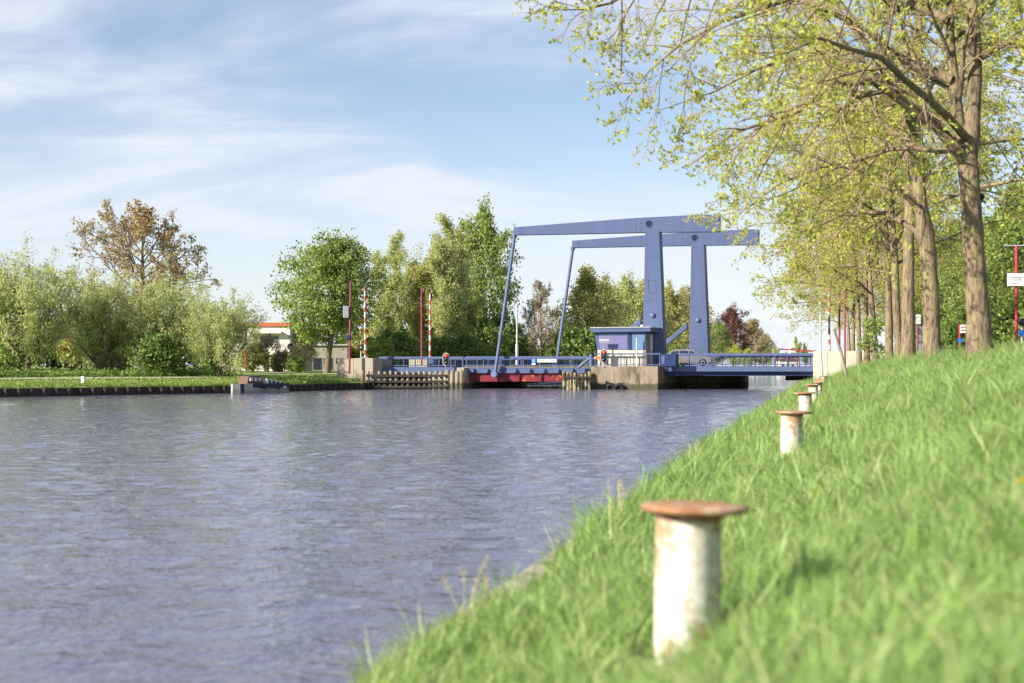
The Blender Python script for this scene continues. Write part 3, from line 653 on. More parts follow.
# ------------------------------------------------------------------ grass
def clump(name, seed, nb, rad, hl, hh, wd, bend):
    r = np.random.default_rng(seed); Vs, Qs = [], []
    for i in range(nb):
        a = r.uniform(0, 2 * pi); rr = rad * math.sqrt(r.random()); x, y = rr * cos(a), rr * sin(a)
        hgt = r.uniform(hl, hh); az = r.uniform(0, 2 * pi); bn = bend * r.uniform(0.3, 1.3); dx, dy = cos(az), sin(az); w2 = wd * r.uniform(0.6, 1.2) / 2; px, py = -dy, dx
        o = len(Vs)
        for s, ww in ((0, 1.0), (0.4, 0.95), (0.75, 0.6), (1.0, 0.08)):
            ox = bn * hgt * s * s; zz = hgt * (s - 0.35 * bn * s * s)
            Vs += [(x + dx * ox + px * w2 * ww, y + dy * ox + py * w2 * ww, zz - 0.02), (x + dx * ox - px * w2 * ww, y + dy * ox - py * w2 * ww, zz - 0.02)]
        for k in range(3): Qs.append((o + 2 * k, o + 2 * k + 1, o + 2 * k + 3, o + 2 * k + 2))
    me = mesh_np(name, Vs, Qs, True); me.materials.append(M['grass'])
    return bpy.data.objects.new(name, me)          # source only, not linked to the scene
SRC = [clump('tuft_a', 1, 34, 0.10, 0.08, 0.20, 0.0085, 0.6), clump('tuft_b', 2, 30, 0.10, 0.10, 0.27, 0.0095, 0.8),
       clump('tuft_c', 3, 26, 0.08, 0.06, 0.15, 0.011, 0.9), clump('tuft_d', 4, 18, 0.09, 0.18, 0.38, 0.009, 0.8), clump('weed_a', 5, 9, 0.06, 0.09, 0.19, 0.034, 1.1)]
def scatter(name, pts, rot, scl, idx, label):
    me = mesh_np(name, pts, np.zeros((0, 4), int))
    for nm, ty, arr in (('rot', 'FLOAT_VECTOR', rot), ('scl', 'FLOAT', scl), ('idx', 'INT', idx)):
        at = me.attributes.new(nm, ty, 'POINT')
        at.data.foreach_set('vector' if ty == 'FLOAT_VECTOR' else 'value', np.ascontiguousarray(arr, np.float32 if ty != 'INT' else np.int32).ravel())
    me.materials.append(M['grass'])
    o = bpy.data.objects.new(name, me); C.objects.link(o)
    g = bpy.data.node_groups.new(name + '_nodes', 'GeometryNodeTree')
    g.interface.new_socket('Geometry', in_out='INPUT', socket_type='NodeSocketGeometry'); g.interface.new_socket('Geometry', in_out='OUTPUT', socket_type='NodeSocketGeometry')
    gi = g.nodes.new('NodeGroupInput'); go = g.nodes.new('NodeGroupOutput'); iop = g.nodes.new('GeometryNodeInstanceOnPoints'); jn = g.nodes.new('GeometryNodeJoinGeometry')
    for s in reversed(SRC):
        oi = g.nodes.new('GeometryNodeObjectInfo'); oi.inputs['Object'].default_value = s
        gti = g.nodes.new('GeometryNodeGeometryToInstance'); g.links.new(oi.outputs['Geometry'], gti.inputs[0]); g.links.new(gti.outputs[0], jn.inputs[0])
    def attr(nm, ty):
        a = g.nodes.new('GeometryNodeInputNamedAttribute'); a.data_type = ty; a.inputs['Name'].default_value = nm; return a.outputs['Attribute']
    g.links.new(gi.outputs[0], iop.inputs['Points']); g.links.new(jn.outputs[0], iop.inputs['Instance'])
    iop.inputs['Pick Instance'].default_value = True
    g.links.new(attr('idx', 'INT'), iop.inputs['Instance Index'])
    e2r = g.nodes.new('FunctionNodeEulerToRotation'); g.links.new(attr('rot', 'FLOAT_VECTOR'), e2r.inputs[0]); g.links.new(e2r.outputs[0], iop.inputs['Rotation'])
    g.links.new(attr('scl', 'FLOAT'), iop.inputs['Scale']); g.links.new(iop.outputs[0], go.inputs[0])
    md = o.modifiers.new('tufts', 'NODES'); md.node_group = g
    return tag(o, label, None, None, 'stuff')
rg = np.random.default_rng(8); Lp, Yp, Sp, Ip = [], [], [], []
for y0, y1, dens, sc in ((-1, 3, 60, 1.0), (3, 9, 230, 1.0), (9, 16, 170, 1.0), (16, 30, 90, 1.15), (30, 60, 42, 1.4), (60, 128, 18, 1.9)):
    n = int((y1 - y0) * 7.6 * dens); l = rg.uniform(-2.36, 5.2, n); y = rg.uniform(y0, y1, n)
    Lp.append(l); Yp.append(y); s = sc * rg.uniform(0.65, 1.25, n)
    pat = np.sin(1.3 * y + 0.7 * l + 2 * np.sin(0.8 * l)) * np.sin(0.9 * l - 0.5 * y)          # taller and shorter patches
    s *= 1 + 0.32 * pat; Sp.append(s)
    r = rg.random(n); Ip.append(np.where(r < 0.4, 0, np.where(r < 0.72, 1, np.where(r < 0.90, 2, np.where(r < 0.965, 3, 4)))))
n = 1700; y = rg.uniform(3, 110, n); Lp.append(rg.uniform(-2.40, -2.05, n)); Yp.append(y); Sp.append(rg.uniform(0.8, 1.3, n) * (1 + y / 160) * np.where(y < 10, .62, 1)); Ip.append(rg.choice([1, 3, 3], n))    # rank edge
Lp, Yp, Sp, Ip = map(np.concatenate, (Lp, Yp, Sp, Ip))
dd = np.array(bd); keep = np.ones(len(Lp), bool)
for d in bd: keep &= ~((np.abs(Yp - d) < 0.17) & (np.abs(Lp + 0.68) < 0.17))
keep &= ~((np.abs(Yp - 6.34) < .40) & (np.abs(Lp + 0.68) < .27))
keep &= ~((Yp > 9.8) & (Yp < 13.0) & (Lp < -2.12))
keep &= ~((Yp < 1.2) & (np.abs(Lp) < 0.8))
Lp, Yp, Sp, Ip = Lp[keep], Yp[keep], Sp[keep], Ip[keep]
pts = np.stack([K * Yp + Lp, Yp, bank_z(Lp, Yp)], -1)
n = len(Lp); rot = np.stack([rg.normal(0, 0.24, n), rg.normal(-0.05, 0.24, n), rg.uniform(0, 2 * pi, n)], -1)
scatter('bank_grass', pts, rot, Sp, Ip, 'long fresh green grass covering the near bank')

# dry stalks by the water and a few yellow flowers
def stalk(label, l, d, h, n, seed):
    r = np.random.default_rng(seed); b = bank_pt(l, d); t = thing('dry_stalk', label, 'dry plant', b, 'dry stalks at the water edge')
    for i in range(n):
        az = r.uniform(0, 6.28); k = r.uniform(0.05, 0.35); hh = h * r.uniform(0.7, 1.1); o = r.normal(0, 0.04, 2)
        pp = [b + (o[0] + cos(az) * k * hh * s * s, o[1] + sin(az) * k * hh * s * s, hh * s - 0.03 * (s == 0)) for s in (0, .35, .7, 1)]
        MB().tube(pp, [0.004, 0.0035, 0.003, 0.002], 5).build('stem', M['straw'], t)
        lv_, lq_ = leaves(r, np.array(pp)[None, 2:], 30, 0.020, 0.35, 0.008, 0.3, 0.6); m = mesh_np('seed_head', lv_ - b, lq_); link('seed_head', m, M['straw'], t)
stalk('pale dry grass stalks at the water edge near lower left of the bank', -2.2, 8.6, 0.48, 6, 1)
stalk('bleached dry stalks arching over the water left of the second bollard', -2.2, 14.5, 0.5, 6, 2)
stalk('thin dry stalks on the edge halfway to the bridge', -2.2, 21.5, 0.45, 4, 3)
def flower(label, px, py, d, l=None):
    x = X(px, d); l = x - K * d; b = np.array((x, d, float(bank_z(l, d)))); hgt = 0.24
    t = thing('dandelion', label, 'flower', b, 'yellow flowers in the grass')
    MB().tube([b, b + (0.005, 0, hgt / 2), b + (0.012, 0, hgt)], 0.003, 6).build('stem', M['grass'], t)
    mm = MB(); r = np.random.default_rng(int(px))
    for j in range(26):
        a = j * 2.4; e = 0.2 + 0.9 * (j / 26); ln = 0.022; c_ = b + (0.012, 0, hgt)
        dv = np.array((cos(a) * sin(e), sin(a) * sin(e), cos(e))); pv = np.array((-sin(a), cos(a), 0)) * 0.004
        mm.raw([c_ - pv, c_ + pv, c_ + dv * ln + pv, c_ + dv * ln - pv], [(0, 1, 2, 3)])
    mm.build('petals', M['yellow'], t)
flower('yellow dandelion in the grass at the right edge of the picture', 1017, 466, 6.2)
flower('small yellow dandelion in the grass below the nearest tree', 985, 385, 17)

# ------------------------------------------------------------------ the bridge: (s along the road to the right, t across it away from us)
OX, OY = X(653, 130), 130.0
bx, by = cos(radians(6)), -sin(radians(6)); ax, ay = sin(radians(23)), cos(radians(23)); WB = 15.3
def B(s, t, z): return np.array((OX + s * bx + t * ax, OY + s * by + t * ay, z))
def SX(px, t):
    k = (px - 512) / F; return (k * (OY + t * ay) - OX - t * ax) / (bx - k * by)
def BP(px, py, t):          # pixel on the vertical plane at t
    s = SX(px, t); p = B(s, t, 0); p[2] = Z(py, p[1]); return p
def ZB(py, px, t): return BP(px, py, t)[2]
def bb(m, s0, s1, t0, t1, z0, z1):
    return m.hexa([B(s0, t0, z0), B(s1, t0, z0), B(s1, t1, z0), B(s0, t1, z0), B(s0, t0, z1), B(s1, t0, z1), B(s1, t1, z1), B(s0, t1, z1)])
def pxbox(m, x0, x1, y0, y1, t0, t1):   # front face given in pixels on plane t0
    s0, s1 = SX(x0, t0), SX(x1, t0); zt = ZB(y0, (x0 + x1) / 2, t0); zb = ZB(y1, (x0 + x1) / 2, t0); return bb(m, s0, s1, t0, t1, zb, zt)
def plate(m, poly, t0, t1):
    fr = [BP(x, y, t0) for x, y in poly]; dv = B(0, t1, 0) - B(0, t0, 0); return m.prism(fr, [p + dv for p in fr])
avec = np.array((ax, ay, 0.0)) * WB
FNm = (by, -bx, 0.0)
def twin(o):                # the same part on the far side of the road
    c = o.copy(); C.objects.link(c); c.location = np.array(o.location) + avec
    for ch in list(o.children):
        k = ch.copy(); C.objects.link(k); k.parent = c
    return c

br = thing('drawbridge', 'blue steel drawbridge with two towers and long balance beams', 'drawbridge', B(0, 0, 2.05))
# towers
m = plate(MB(), [(645, 231), (659.2, 231), (664.6, 367), (642.4, 367)][::-1], -0.45, 0.45); tw = m.build('tower', M['blue'], br, 0.03)
tw2 = twin(tw)
for k, (par, far) in enumerate(((tw, 0), (tw2, 1))):
    sh = avec * far
    m = MB(); c = BP(652.6, 315.4, -0.45) + sh; m.lathe(c, [(0.26, -0.02), (0.25, 0.06), (0.17, 0.13), (0.05, 0.16)], 20, FNm); m.build('pivot_cap', M['blue'], par)
    m = MB(); p0 = BP(641, 321, 0) + sh; p1 = BP(617, 341, 0) + sh
    dv = np.array((ax, ay, 0)) * 0.2; up = np.array((0, 0, 0.28)); m.hexa([p1 - dv - up, p0 - dv - up, p0 + dv - up, p1 + dv - up, p1 - dv + up, p0 - dv + up, p0 + dv + up, p1 + dv + up]); m.build('push_rod', M['blue'], br, 0.02)
    m = MB(); e = 0.35                                    # flange at the foot
    s0, s1 = SX(642.4, -0.45), SX(664.6, -0.45); bb(m, s0 - e, s1 + e, -0.6 + far * WB, 0.6 + far * WB, 2.0, 2.2); m.build('foot_flange', M['blue'], par)
for par, far in ((tw, 0), (tw2, 1)):
    for yy, xa, xb in ((258, 644.5, 660.3), (300, 643.7, 661.9), (336, 643, 663.3)):
        p0 = BP(xa + .15, yy, -.452) + avec * far; p1 = BP(xb - .15, yy, -.452) + avec * far; MB().tube([p0, p1], .014, 6).build('plate_seam', M['blue'], par)
m = MB(); pr = [(648.2, 280), (655.4, 280), (655.8, 292.6), (648, 292.6)]
for a_, b_ in ((0, 1), (1, 2), (2, 3), (3, 0)):
    m.tube([BP(*pr[a_], -0.452), BP(*pr[b_], -0.452)], 0.025, 6)
m.build('hatch_frame', M['blue'], tw)
# balance beams
beam = [(513.4, 227.2), (560, 223.6), (636, 217.8), (680, 215.6), (714, 214.2), (719, 214.8), (719, 231.7), (680, 232), (640, 232.6), (560, 234.2), (513.4, 235)]
m = plate(MB(), beam[::-1], -0.36, 0.36); be = m.build('balance_beam', M['blue'], br, 0.03)
m = MB(); bx0 = BP(648.9, 223.8, -0.364); m.lathe(bx0, [(0.30, -0.01), (0.30, 0.012)], 28, FNm); m.build('painted_pivot_hole', M['navy'], be)  # flat dark disc on the beam; the hole's inner shade is its colour
m = MB(); m.lathe(bx0, [(0.36, -0.01), (0.36, 0.02), (0.30, 0.03), (0.30, 0.01)], 28, FNm, True, False); m.build('pivot_ring', M['blue'], be)
m = MB(); bb(m, SX(635.6, -.36), SX(636.4, -.36), -0.375, -0.36, ZB(232.6, 636, -.36), ZB(218, 636, -.36)); m.build('seam', M['blue'], be)
m = MB(); bb(m, SX(520.6, -.36), SX(521.2, -.36), -0.375, -0.36, ZB(234.7, 521, -.36), ZB(226.9, 521, -.36)); m.build('seam', M['blue'], be)
be2 = twin(be)
# hangers
for far in (0, 1):
    sh = avec * far
    p0 = BP(514.6, 236, 0) + sh; p1 = BP(495.0, 374, 0) + sh
    h = MB().tube([p0, p1], 0.15, 10).build('hanger', M['blue'], br)
    MB().lathe(p0 + (0, 0, -0.15), [(0.22, 0), (0.22, 0.35)], 12).build('eye', M['blue'], h)
    m = MB(); m.lathe(p1 - np.array((ax, ay, 0)) * 0.3, [(0.30, 0), (0.30, 0.6)], 16, (ax, ay, 0)); m.build('pin', M['blue'], h)
# lifting leaf
sl, sr = SX(465, 0.6), SX(592, 0.6)
zt, zm, zb_ = 1.97, 1.44, 0.66
m = MB(); bb(m, sl, sr, 0.5, 14.8, zm, zt); leaf_o = m.build('leaf_deck', M['blue'], br)
m = MB(); bb(m, sl - .05, sr + .05, 0.42, 14.9, zt + 0.002, zt + 0.06); m.build('kerb_plate', M['concrete_pale'], leaf_o)
for tt in (0.75, 5.2, 9.7, 14.1):
    m = MB(); bb(m, sl + .1, sr - .1, tt, tt + 0.35, zb_, zm - 0.003); m.build('girder', M['red_girder'], br)
for i in range(9):
    s = sl + 0.7 + i * 1.32; m = MB(); bb(m, s, s + 0.25, 0.25, 0.498, zm + .1, zt - .12); m.build('bracket', M['blue'], leaf_o)
for i in range(6):
    s = sl + 0.9 + i * 2.05; m = MB(); bb(m, s, s + 0.10, 0.55, 0.748, zb_ + .05, zm - .01); m.build('stiffener', M['red_girder'], br)

def railing(name, label, s0, s1, t, zd, ztop, npost, parent=None, rail_h=0.24, bal=0.17, grp=None):
    r = thing(name, label, 'railing', B(s0, t, zd), grp)
    m = MB(); bb(m, s0, s1, t - 0.07, t + 0.07, ztop - rail_h, ztop); m.build('top_rail', M['blue'], r, 0.02)
    m = MB(); bb(m, s0, s1, t - 0.03, t + 0.03, zd + 0.10, zd + 0.18); m.build('bottom_rail', M['blue'], r)
    for i in range(npost):
        s = s0 + 0.06 + (s1 - s0 - 0.12) * i / (npost - 1); m = MB(); bb(m, s - 0.035, s + 0.035, t - 0.04, t + 0.04, zd, ztop - rail_h + .002); m.build('post', M['blue'], r)
    m = MB(); n = int((s1 - s0) / bal)
    for i in range(1, n):
        s = s0 + (s1 - s0) * i / n; bb(m, s - 0.012, s + 0.012, t - 0.012, t + 0.012, zd + 0.18, ztop - rail_h)
    tag(m.build('balusters', M['dblue'], r), kind='stuff')
    return r
railing('railing', 'blue railing on the near edge of the lifting leaf over the red girder', sl + .05, sr - .3, 0.65, zt + .06, 3.0, 8)
railing('railing', 'blue railing on the far edge of the lifting leaf, behind the hangers', sl, sr, 14.6, zt + .06, 3.0, 8)

# pier
pier = thing('bridge_pier', 'stained concrete pier under the control cabin, standing in the water', 'pier', B(-3, 0, 0))
PT = -3.4
m = MB(); bb(m, SX(591, PT), SX(658, PT), PT, 4.2, -1.2, 2.07); m.build('front_block', M['concrete'], pier, 0.04)
m = MB(); bb(m, SX(646, 4.2), SX(721, 4.8), 4.8, 15.8, -1.2, 1.15); m.build('rear_block', M['concrete'], pier, 0.04)
m = MB(); bb(m, SX(640, 4.2), SX(684, 4.8), 4.3, 16.0, 1.0, 2.05); m.build('tower_footing', M['concrete'], pier, 0.04)
for i, (px, r_) in enumerate(((611, 0.34), (619, 0.32))):
    c = BP(px, 387, PT - 0.26); c[2] = 0.10; t = thing('tyre_fender', ('black tyre fender at the pier waterline, left of the pair', 'black tyre fender at the pier waterline, right of the pair')[i], 'tyre', c, 'tyre fenders on the pier')
    prof = [(r_ + 0.16 * cos(a), 0.16 * sin(a)) for a in np.linspace(0, 2 * pi, 13)]
    MB().lathe(c, [(max(0.2, r), h) for r, h in prof], 24, (-ax * .3, -ay, 0)).build('tyre', M['black'], t)

# fixed spans and their railings
PS = -1.9
fs = thing('fixed_span', 'dark blue fixed bridge span between the pier and right bank', 'bridge span', B(7, 0, 2))
s0, s1 = SX(660, PS), SX(814, PS)
m = MB(); bb(m, s0, s1, PS + .2, 15.2, 1.66, 2.05); m.build('deck', M['concrete_pale'], fs)
m = MB(); bb(m, s0, s1, PS + .02, PS + .195, 1.60, 2.06); m.build('fascia', M['blue'], fs, 0.02)
for tt in (PS + .45, 2, 7, 12, 14.6):
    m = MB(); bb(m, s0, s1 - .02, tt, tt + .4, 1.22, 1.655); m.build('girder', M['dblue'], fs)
m = MB(); bb(m, s0, s1, PS + .1, 15.2, 2.052, 2.09); m.build('pavement', M['asphalt'], fs)
railing('railing', 'long blue railing on the near side of the right fixed span', SX(676, PS), SX(812.5, PS), PS + .15, 2.09, ZB(353.2, 740, PS), 12)
railing('railing', 'blue railing on the far side of the right fixed span', SX(700, 15), SX(822, 15), 15.0, 2.09, 3.2, 12)
railing('railing', 'blue railing on the pier in front of the control cabin', SX(594, PT), SX(660, PT), PT + .12, 2.07, ZB(353.2, 630, PT), 6, rail_h=0.12, bal=0.5)
t = thing('machinery_cabinet', 'solid dark blue cabinet at the right end of the pier', 'cabinet', BP(667, 366, PT + .1))
m = MB(); pxbox(m, 660.5, 676, 354, 366.4, PT + .1, PT + 1.0); m.build('housing', M['dblue'], t, 0.03)
m = MB(); pxbox(m, 661.5, 664.5, 355.5, 364, PT + .085, PT + .1); m.build('door_panel', M['blue'], t)

la = thing('left_span', 'blue fixed span joining left bank and lifting leaf', 'bridge span', B(-22, 0, 2))
s0, s1 = SX(379, .6), SX(464, .6)
m = MB(); bb(m, s0, s1, 0.8, 14.8, 1.72, 1.98); m.build('deck', M['concrete_pale'], la)
m = MB(); bb(m, s0, s1, 0.6, 0.795, 1.42, 1.99); m.build('fascia', M['blue'], la, 0.02)
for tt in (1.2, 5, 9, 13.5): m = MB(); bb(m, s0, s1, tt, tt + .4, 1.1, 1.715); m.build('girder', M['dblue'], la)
m = MB(); bb(m, s0, s1, .8, 14.8, 1.982, 2.02); m.build('pavement', M['asphalt'], la)
railing('railing', 'blue railing above the long timber fender on the left span', s0, s1 - .1, 0.7, 2.0, 2.98, 8)
railing('railing', 'far blue railing on the left span', s0, s1, 14.6, 2.0, 2.95, 8)

# left abutment
ab = thing('left_abutment', 'pale concrete abutment block beside the timber fender on the left bank', 'abutment', BP(355, 380, -1))
m = MB(); pxbox(m, 337, 353.4, 358.4, 395, -1.0, 3.5); m.build('wing_wall', M['concrete_pale'], ab, 0.03)
m = MB(); pxbox(m, 353.6, 373, 358.2, 396, -1.15, 2.6); m.build('end_block', M['concrete_pale'], ab, 0.03)
m = MB(); bb(m, SX(373, .6), SX(380, .6), .55, 15, -1, 1.95); m.build('bearing_wall', M['concrete_pale'], ab)
se = thing('bearing_pier', 'pale concrete bearing pier at the left end of the red girder', 'pier', BP(446, 388, 0))
m = MB(); bb(m, SX(428, 0.2), SX(456.5, 0.2), 0.2, 15, -1.2, 1.40); bb(m, SX(456.7, -.3), SX(464, -.3), -.3, 15, -1.2, 1.95); m.build('block', M['concrete_pale'], se, 0.03)
t = thing('parapet_block', 'pale parapet block behind the left span railing', 'parapet', BP(418, 366, 13)); m = MB(); pxbox(m, 409, 427, 358.6, 367, 13, 13.5); m.build('block', M['concrete_pale'], t, .03)
m = MB(); pxbox(m, 408.3, 427.7, 358.0, 359.0, 12.95, 13.55); m.build('coping', M['concrete_pale'], t)
t = thing('control_box', 'blue control box on the left span beside the red mast', 'cabinet', BP(430, 366, 1.6)); m = MB(); pxbox(m, 426.5, 433.5, 357.6, 366.5, 1.6, 2.2); m.build('housing', M['blue'], t, .03)
m = MB(); pxbox(m, 426, 434, 357, 357.8, 1.55, 2.25); m.build('lid', M['dblue'], t)

# right abutment parapet wall
wl = thing('abutment_wall', 'cream concrete wall at the right bridge end behind the trees', 'wall', BP(830, 370, PT))
S0, S1 = SX(813.4, PT), SX(886, PT); n = 5
for i in range(n):
    a = S0 + (S1 - S0) * i / n; b = S0 + (S1 - S0) * (i + 1) / n - 0.02; m = MB(); bb(m, a, b, PT - .1, PT + .4, -1.0, 3.42); m.build('wall_panel', M['parapet'], wl, 0.02)
q0 = B(S0 + .02, PT + .42, 0); m = MB(); du = np.array((K, 1, 0)) * 16; dw = np.array((.5, 0, 0)); q1 = q0 + (0, 0, -1); q2_ = q0 + (0, 0, 2.02)
m.hexa([q1, q1 + dw, q1 + dw + du, q1 + du, q2_, q2_ + dw, q2_ + dw + du, q2_ + du]); m.build('return_wall', M['parapet'], wl)
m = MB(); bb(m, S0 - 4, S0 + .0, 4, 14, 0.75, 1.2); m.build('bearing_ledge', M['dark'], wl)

# timber fenders
fe = thing('timber_fender', 'long timber fender of pale piles and dark walings before the left span', 'fender', BP(410, 389, -2.2))
TF = -2.2
for i, px in enumerate([362.5, 368, 373, 379.5, 385, 391, 396.3, 402.5, 408, 414, 419.5, 425, 430.5, 436, 441.5, 447.5, 452.5, 457.5, 461.5]):
    big = px < 364 or px > 445; zt_ = Z(370.6 + (i * 37 % 5) * 0.35 - (0.6 if big else 0), BP(px, 380, TF)[1]); s = SX(px, TF); r = 0.17 if not big else 0.21
    p = B(s, TF, 0); MB().tube([p + (0, 0, -1.4), p + (0.01 * math.sin(i), 0, 0.5), p + (0.02 * math.sin(i * 2.1), 0, zt_ - .04), p + (0.02 * math.sin(i * 2.1), 0, zt_)], [r, r, r * .95, r * .8], 10).build('pile', M['timber'], fe)
for (y0, y1) in ((374.4, 377.0), (380.4, 382.8), (386.0, 388.0)):
    m = MB(); pxbox(m, 366, 446, y0, y1, TF - .36, TF - .19); m.build('waling', M['waling'], fe, .02)
do = thing('timber_dolphin', 'mossy cluster of timber piles left of the pier', 'dolphin', BP(576, 389, -3.6))
for i in range(16):
    rw, cc = divmod(i, 8); px = 564.2 + cc * 3.6 + .5 * math.sin(i * 2.2); tt = -4.6 + rw * 0.9; s = SX(px, tt); p = B(s, tt, 0); rr_ = 0.14 + 0.02 * math.sin(i * 3)
    tz = Z(371.4 + ((i * 29) % 7) * 0.45, 126); MB().tube([p + (0, 0, -1.3), p + (0, 0, .6), p + (0.01 * math.cos(i), 0, tz - .05), p + (0.01 * math.cos(i), 0, tz)], [rr_, rr_, rr_ * .95, rr_ * .75], 9).build('pile', M['mossy'], do)
m = MB(); pxbox(m, 562.6, 590.5, 376.6, 378.6, -4.86, -4.73); m.build('waling', M['waling'], do)

# ------------------------------------------------------------------ control cabin
cb = thing('control_cabin', 'small blue and cream bridge control cabin with flat overhanging roof', 'cabin', BP(622, 366, -2.9))
TC, TD = -2.9, -0.75
m = MB(); plate(m, [(597.5, 350), (645.5, 350), (645.5, 366.3), (597.5, 366.3)][::-1], TC, TD); m.build('lower_wall', M['cream'], cb, .02)
m = MB(); plate(m, [(594.6, 332), (645.6, 332), (645.6, 350), (597.2, 350)][::-1], TC + .02, TD); m.build('upper_wall', M['blue'], cb)
m = MB(); plate(m, [(590.6, 328.2), (650.5, 327.4), (650.5, 331.6), (590.6, 332.4)][::-1], TC - .35, TD + .35); rf = m.build('roof', M['blue'], cb, .02)
m = MB(); plate(m, [(590.2, 327.2), (651, 326.6), (651, 327.5), (590.2, 328.2)][::-1], TC - .42, TD + .42); m.build('roof_edge', M['lgrey'], rf)
m = MB(); plate(m, [(599, 335.6), (627.6, 335.6), (627.6, 349.2), (600, 349.2)][::-1], TC - .04, TC + .01); wn = m.build('shutter', M['lavender'], cb)
for y in (338, 340.5, 343, 345.5, 347.5):
    m = MB(); plate(m, [(599.4, y), (627.4, y), (627.4, y + .35), (599.4, y + .35)][::-1], TC - .055, TC - .041); m.build('slat', M['lavender'], wn)
m = MB(); plate(m, [(598.2, 334.6), (628.6, 334.6), (628.6, 335.5), (598.2, 335.5)][::-1], TC - .07, TC + .0); m.build('shutter_rail', M['blue'], wn)
m = MB(); plate(m, [(628.8, 333), (632, 333), (632, 350), (628.8, 350)][::-1], TC - .03, TC + .01); m.build('corner_post', M['dblue'], cb)
m = MB(); plate(m, [(632.2, 334), (644.6, 334), (644.6, 349.4), (632.2, 349.4)][::-1], TC - .02, TC + .01); m.build('window', M['door'], cb)
for (y0, y1, mt, nm) in ((334, 349, 'greywall', 'side_panel'),):
    s1 = SX(645.55, TC); m = MB(); bb(m, s1 + .004, s1 + .03, TC + .1, TD - .9, ZB(365, 645, TC), ZB(334, 645, TC)); m.build(nm, M[mt], cb)
    m = MB(); bb(m, s1 + .004, s1 + .04, TD - .8, TD - .1, ZB(350, 645, TC), ZB(334, 645, TC)); m.build('side_window', M['white'], cb)
m = MB(); pxbox(m, 640, 643, 324.6, 327, TC + .5, TC + .9); m.build('roof_vent', M['lgrey'], rf)

# ------------------------------------------------------------------ masts, signals, signs on the bridge
def mast(name, label, px, y0, y1, d, r, mat, cat='mast', grp=None, lean=0):
    t = thing(name, label, cat, P(px, y1, d), grp); MB().tube([P(px, y1, d), P(px + lean / 2, (y0 + y1) / 2, d), P(px + lean, y0, d)], [r, r, r * .8], 10).build('pole', mat, t); return t
def barrier(label, px, y0, y1, d, lean=0):
    t = thing('barrier_boom', label, 'barrier', P(px, y1, d), 'raised red and white barrier booms')
    MB().tube([P(px, y1 - 3, d), P(px + lean, y0, d)], [0.125, 0.09], 10).build('boom', M['stripe'], t)
    p = P(px, y1, d); MB().box(p[0] - .3, p[0] + .3, p[1] - .25, p[1] + .25, p[2] - .3, p[2] + .9).build('drive_box', M['grey'], t, .04)
    MB().lathe(p + (0, -.3, .7), [(0.16, 0), (0.16, .6)], 14, (0, 1, 0)).build('hub', M['grey'], t)
barrier('raised red and white barrier boom nearer the round green tree', 365.5, 287, 366, 139, -.6)
barrier('raised red and white barrier boom above the blue control box on left span', 430, 293, 366, 146)
barrier('raised red and white barrier boom among the trees at the right bridge end', 829.5, 284, 366, 139, -.6)
t = mast('signal_mast', 'tall crimson mast with a grey box standing on the left bank', 349.4, 281, 374, 131, 0.095, M['crimson'], lean=1.2)
p = P(346.4, 312, 131); MB().box(p[0] - .28, p[0] + .25, p[1] - .25, p[1] + .2, p[2] - .55, p[2] + .55).build('grey_box', M['grey'], t, .04)
p = P(348, 337, 131); MB().box(p[0] - .2, p[0] + .2, p[1] - .2, p[1] + .1, p[2] - .2, p[2] + .2).build('junction_box', M['dblue'], t, .03)
mast('signal_mast', 'tall crimson mast on the left span beside the blue control box', 421.6, 288, 366, 140, 0.09, M['crimson'])
mast('signal_mast', 'taller crimson mast among the trees at the right bridge end', 839.4, 275, 366, 138, 0.10, M['crimson'])
mast('signal_mast', 'second crimson mast, nearest the slim trunks, before the pale wall', 845, 288, 372, 122, 0.085, M['crimson'], lean=-.3)
t = mast('lamp_post', 'slim grey lamp post behind the lifting leaf between the hangers', 517, 306, 366, 152, 0.10, M['lgrey'], 'lamp post')
p = P(517, 306, 152); MB().lathe(p, [(0.10, -.1), (0.16, 0), (0.13, .2)], 12).build('lamp_head', M['lgrey'], t)
p = P(517, 360, 152); MB().tube([P(517, 366, 152), P(517, 344, 152)], 0.17, 10).build('base_sleeve', M['lgrey'], t)
mast('white_pole', 'thin white pole on the pier in front of the cabin', 636.6, 338, 366.4, BP(636, 350, PT)[1] + .0, 0.045, M['white'], 'pole')
def signal(label, px, py, t_, lit, ybase):
    p = BP(px, py, t_); g = thing('ship_signal', label, 'traffic light', BP(px, ybase, t_ + .1), 'ship traffic lights on the bridge')
    n_ = np.array((-ax * .3, -1, 0)); n_ = nrm(n_)
    def oval(w_, h_, off, th):
        a = np.linspace(0, 2 * pi, 28, endpoint=False); c = p + n_ * off
        r_ = w_; pts_ = [c + np.array((r_ * cos(q), 0, r_ * sin(q) + (h_ - r_) * (1 if sin(q) >= 0 else -1))) for q in a]
        return MB().prism(pts_, [v + n_ * th for v in pts_])
    oval(0.30, 0.60, 0, 0.05).build('white_board', M['white'], g); bd_ = oval(0.245, 0.545, 0.052, 0.08).build('housing', M['black'], g)
    for k, dz in enumerate((0.33, 0.0, -0.33)):
        m_ = M['redlamp'] if (k == 0 and lit) else M['darklamp']
        MB().lathe(p + n_ * 0.135 + (0, 0, dz), [(0.125, 0), (0.12, .02), (0.05, .035)], 16, n_).build('lamp', m_, g)
    MB().tube([BP(px, ybase, t_ + .1), p + (0, .06, -.3)], 0.05, 8).build('post', M['grey'], g)
    return g
g1 = signal('ship traffic light with white border at the left end of the lifting leaf', 446, 359.4, -0.1, True, 370)
g2 = signal('ship traffic light showing red in front of the control cabin', 603.8, 356, PT - .15, True, 367)
t = thing('information_sign', 'small grey panel above the red ship signal on the pier', 'sign', BP(604, 345, PT - .12))
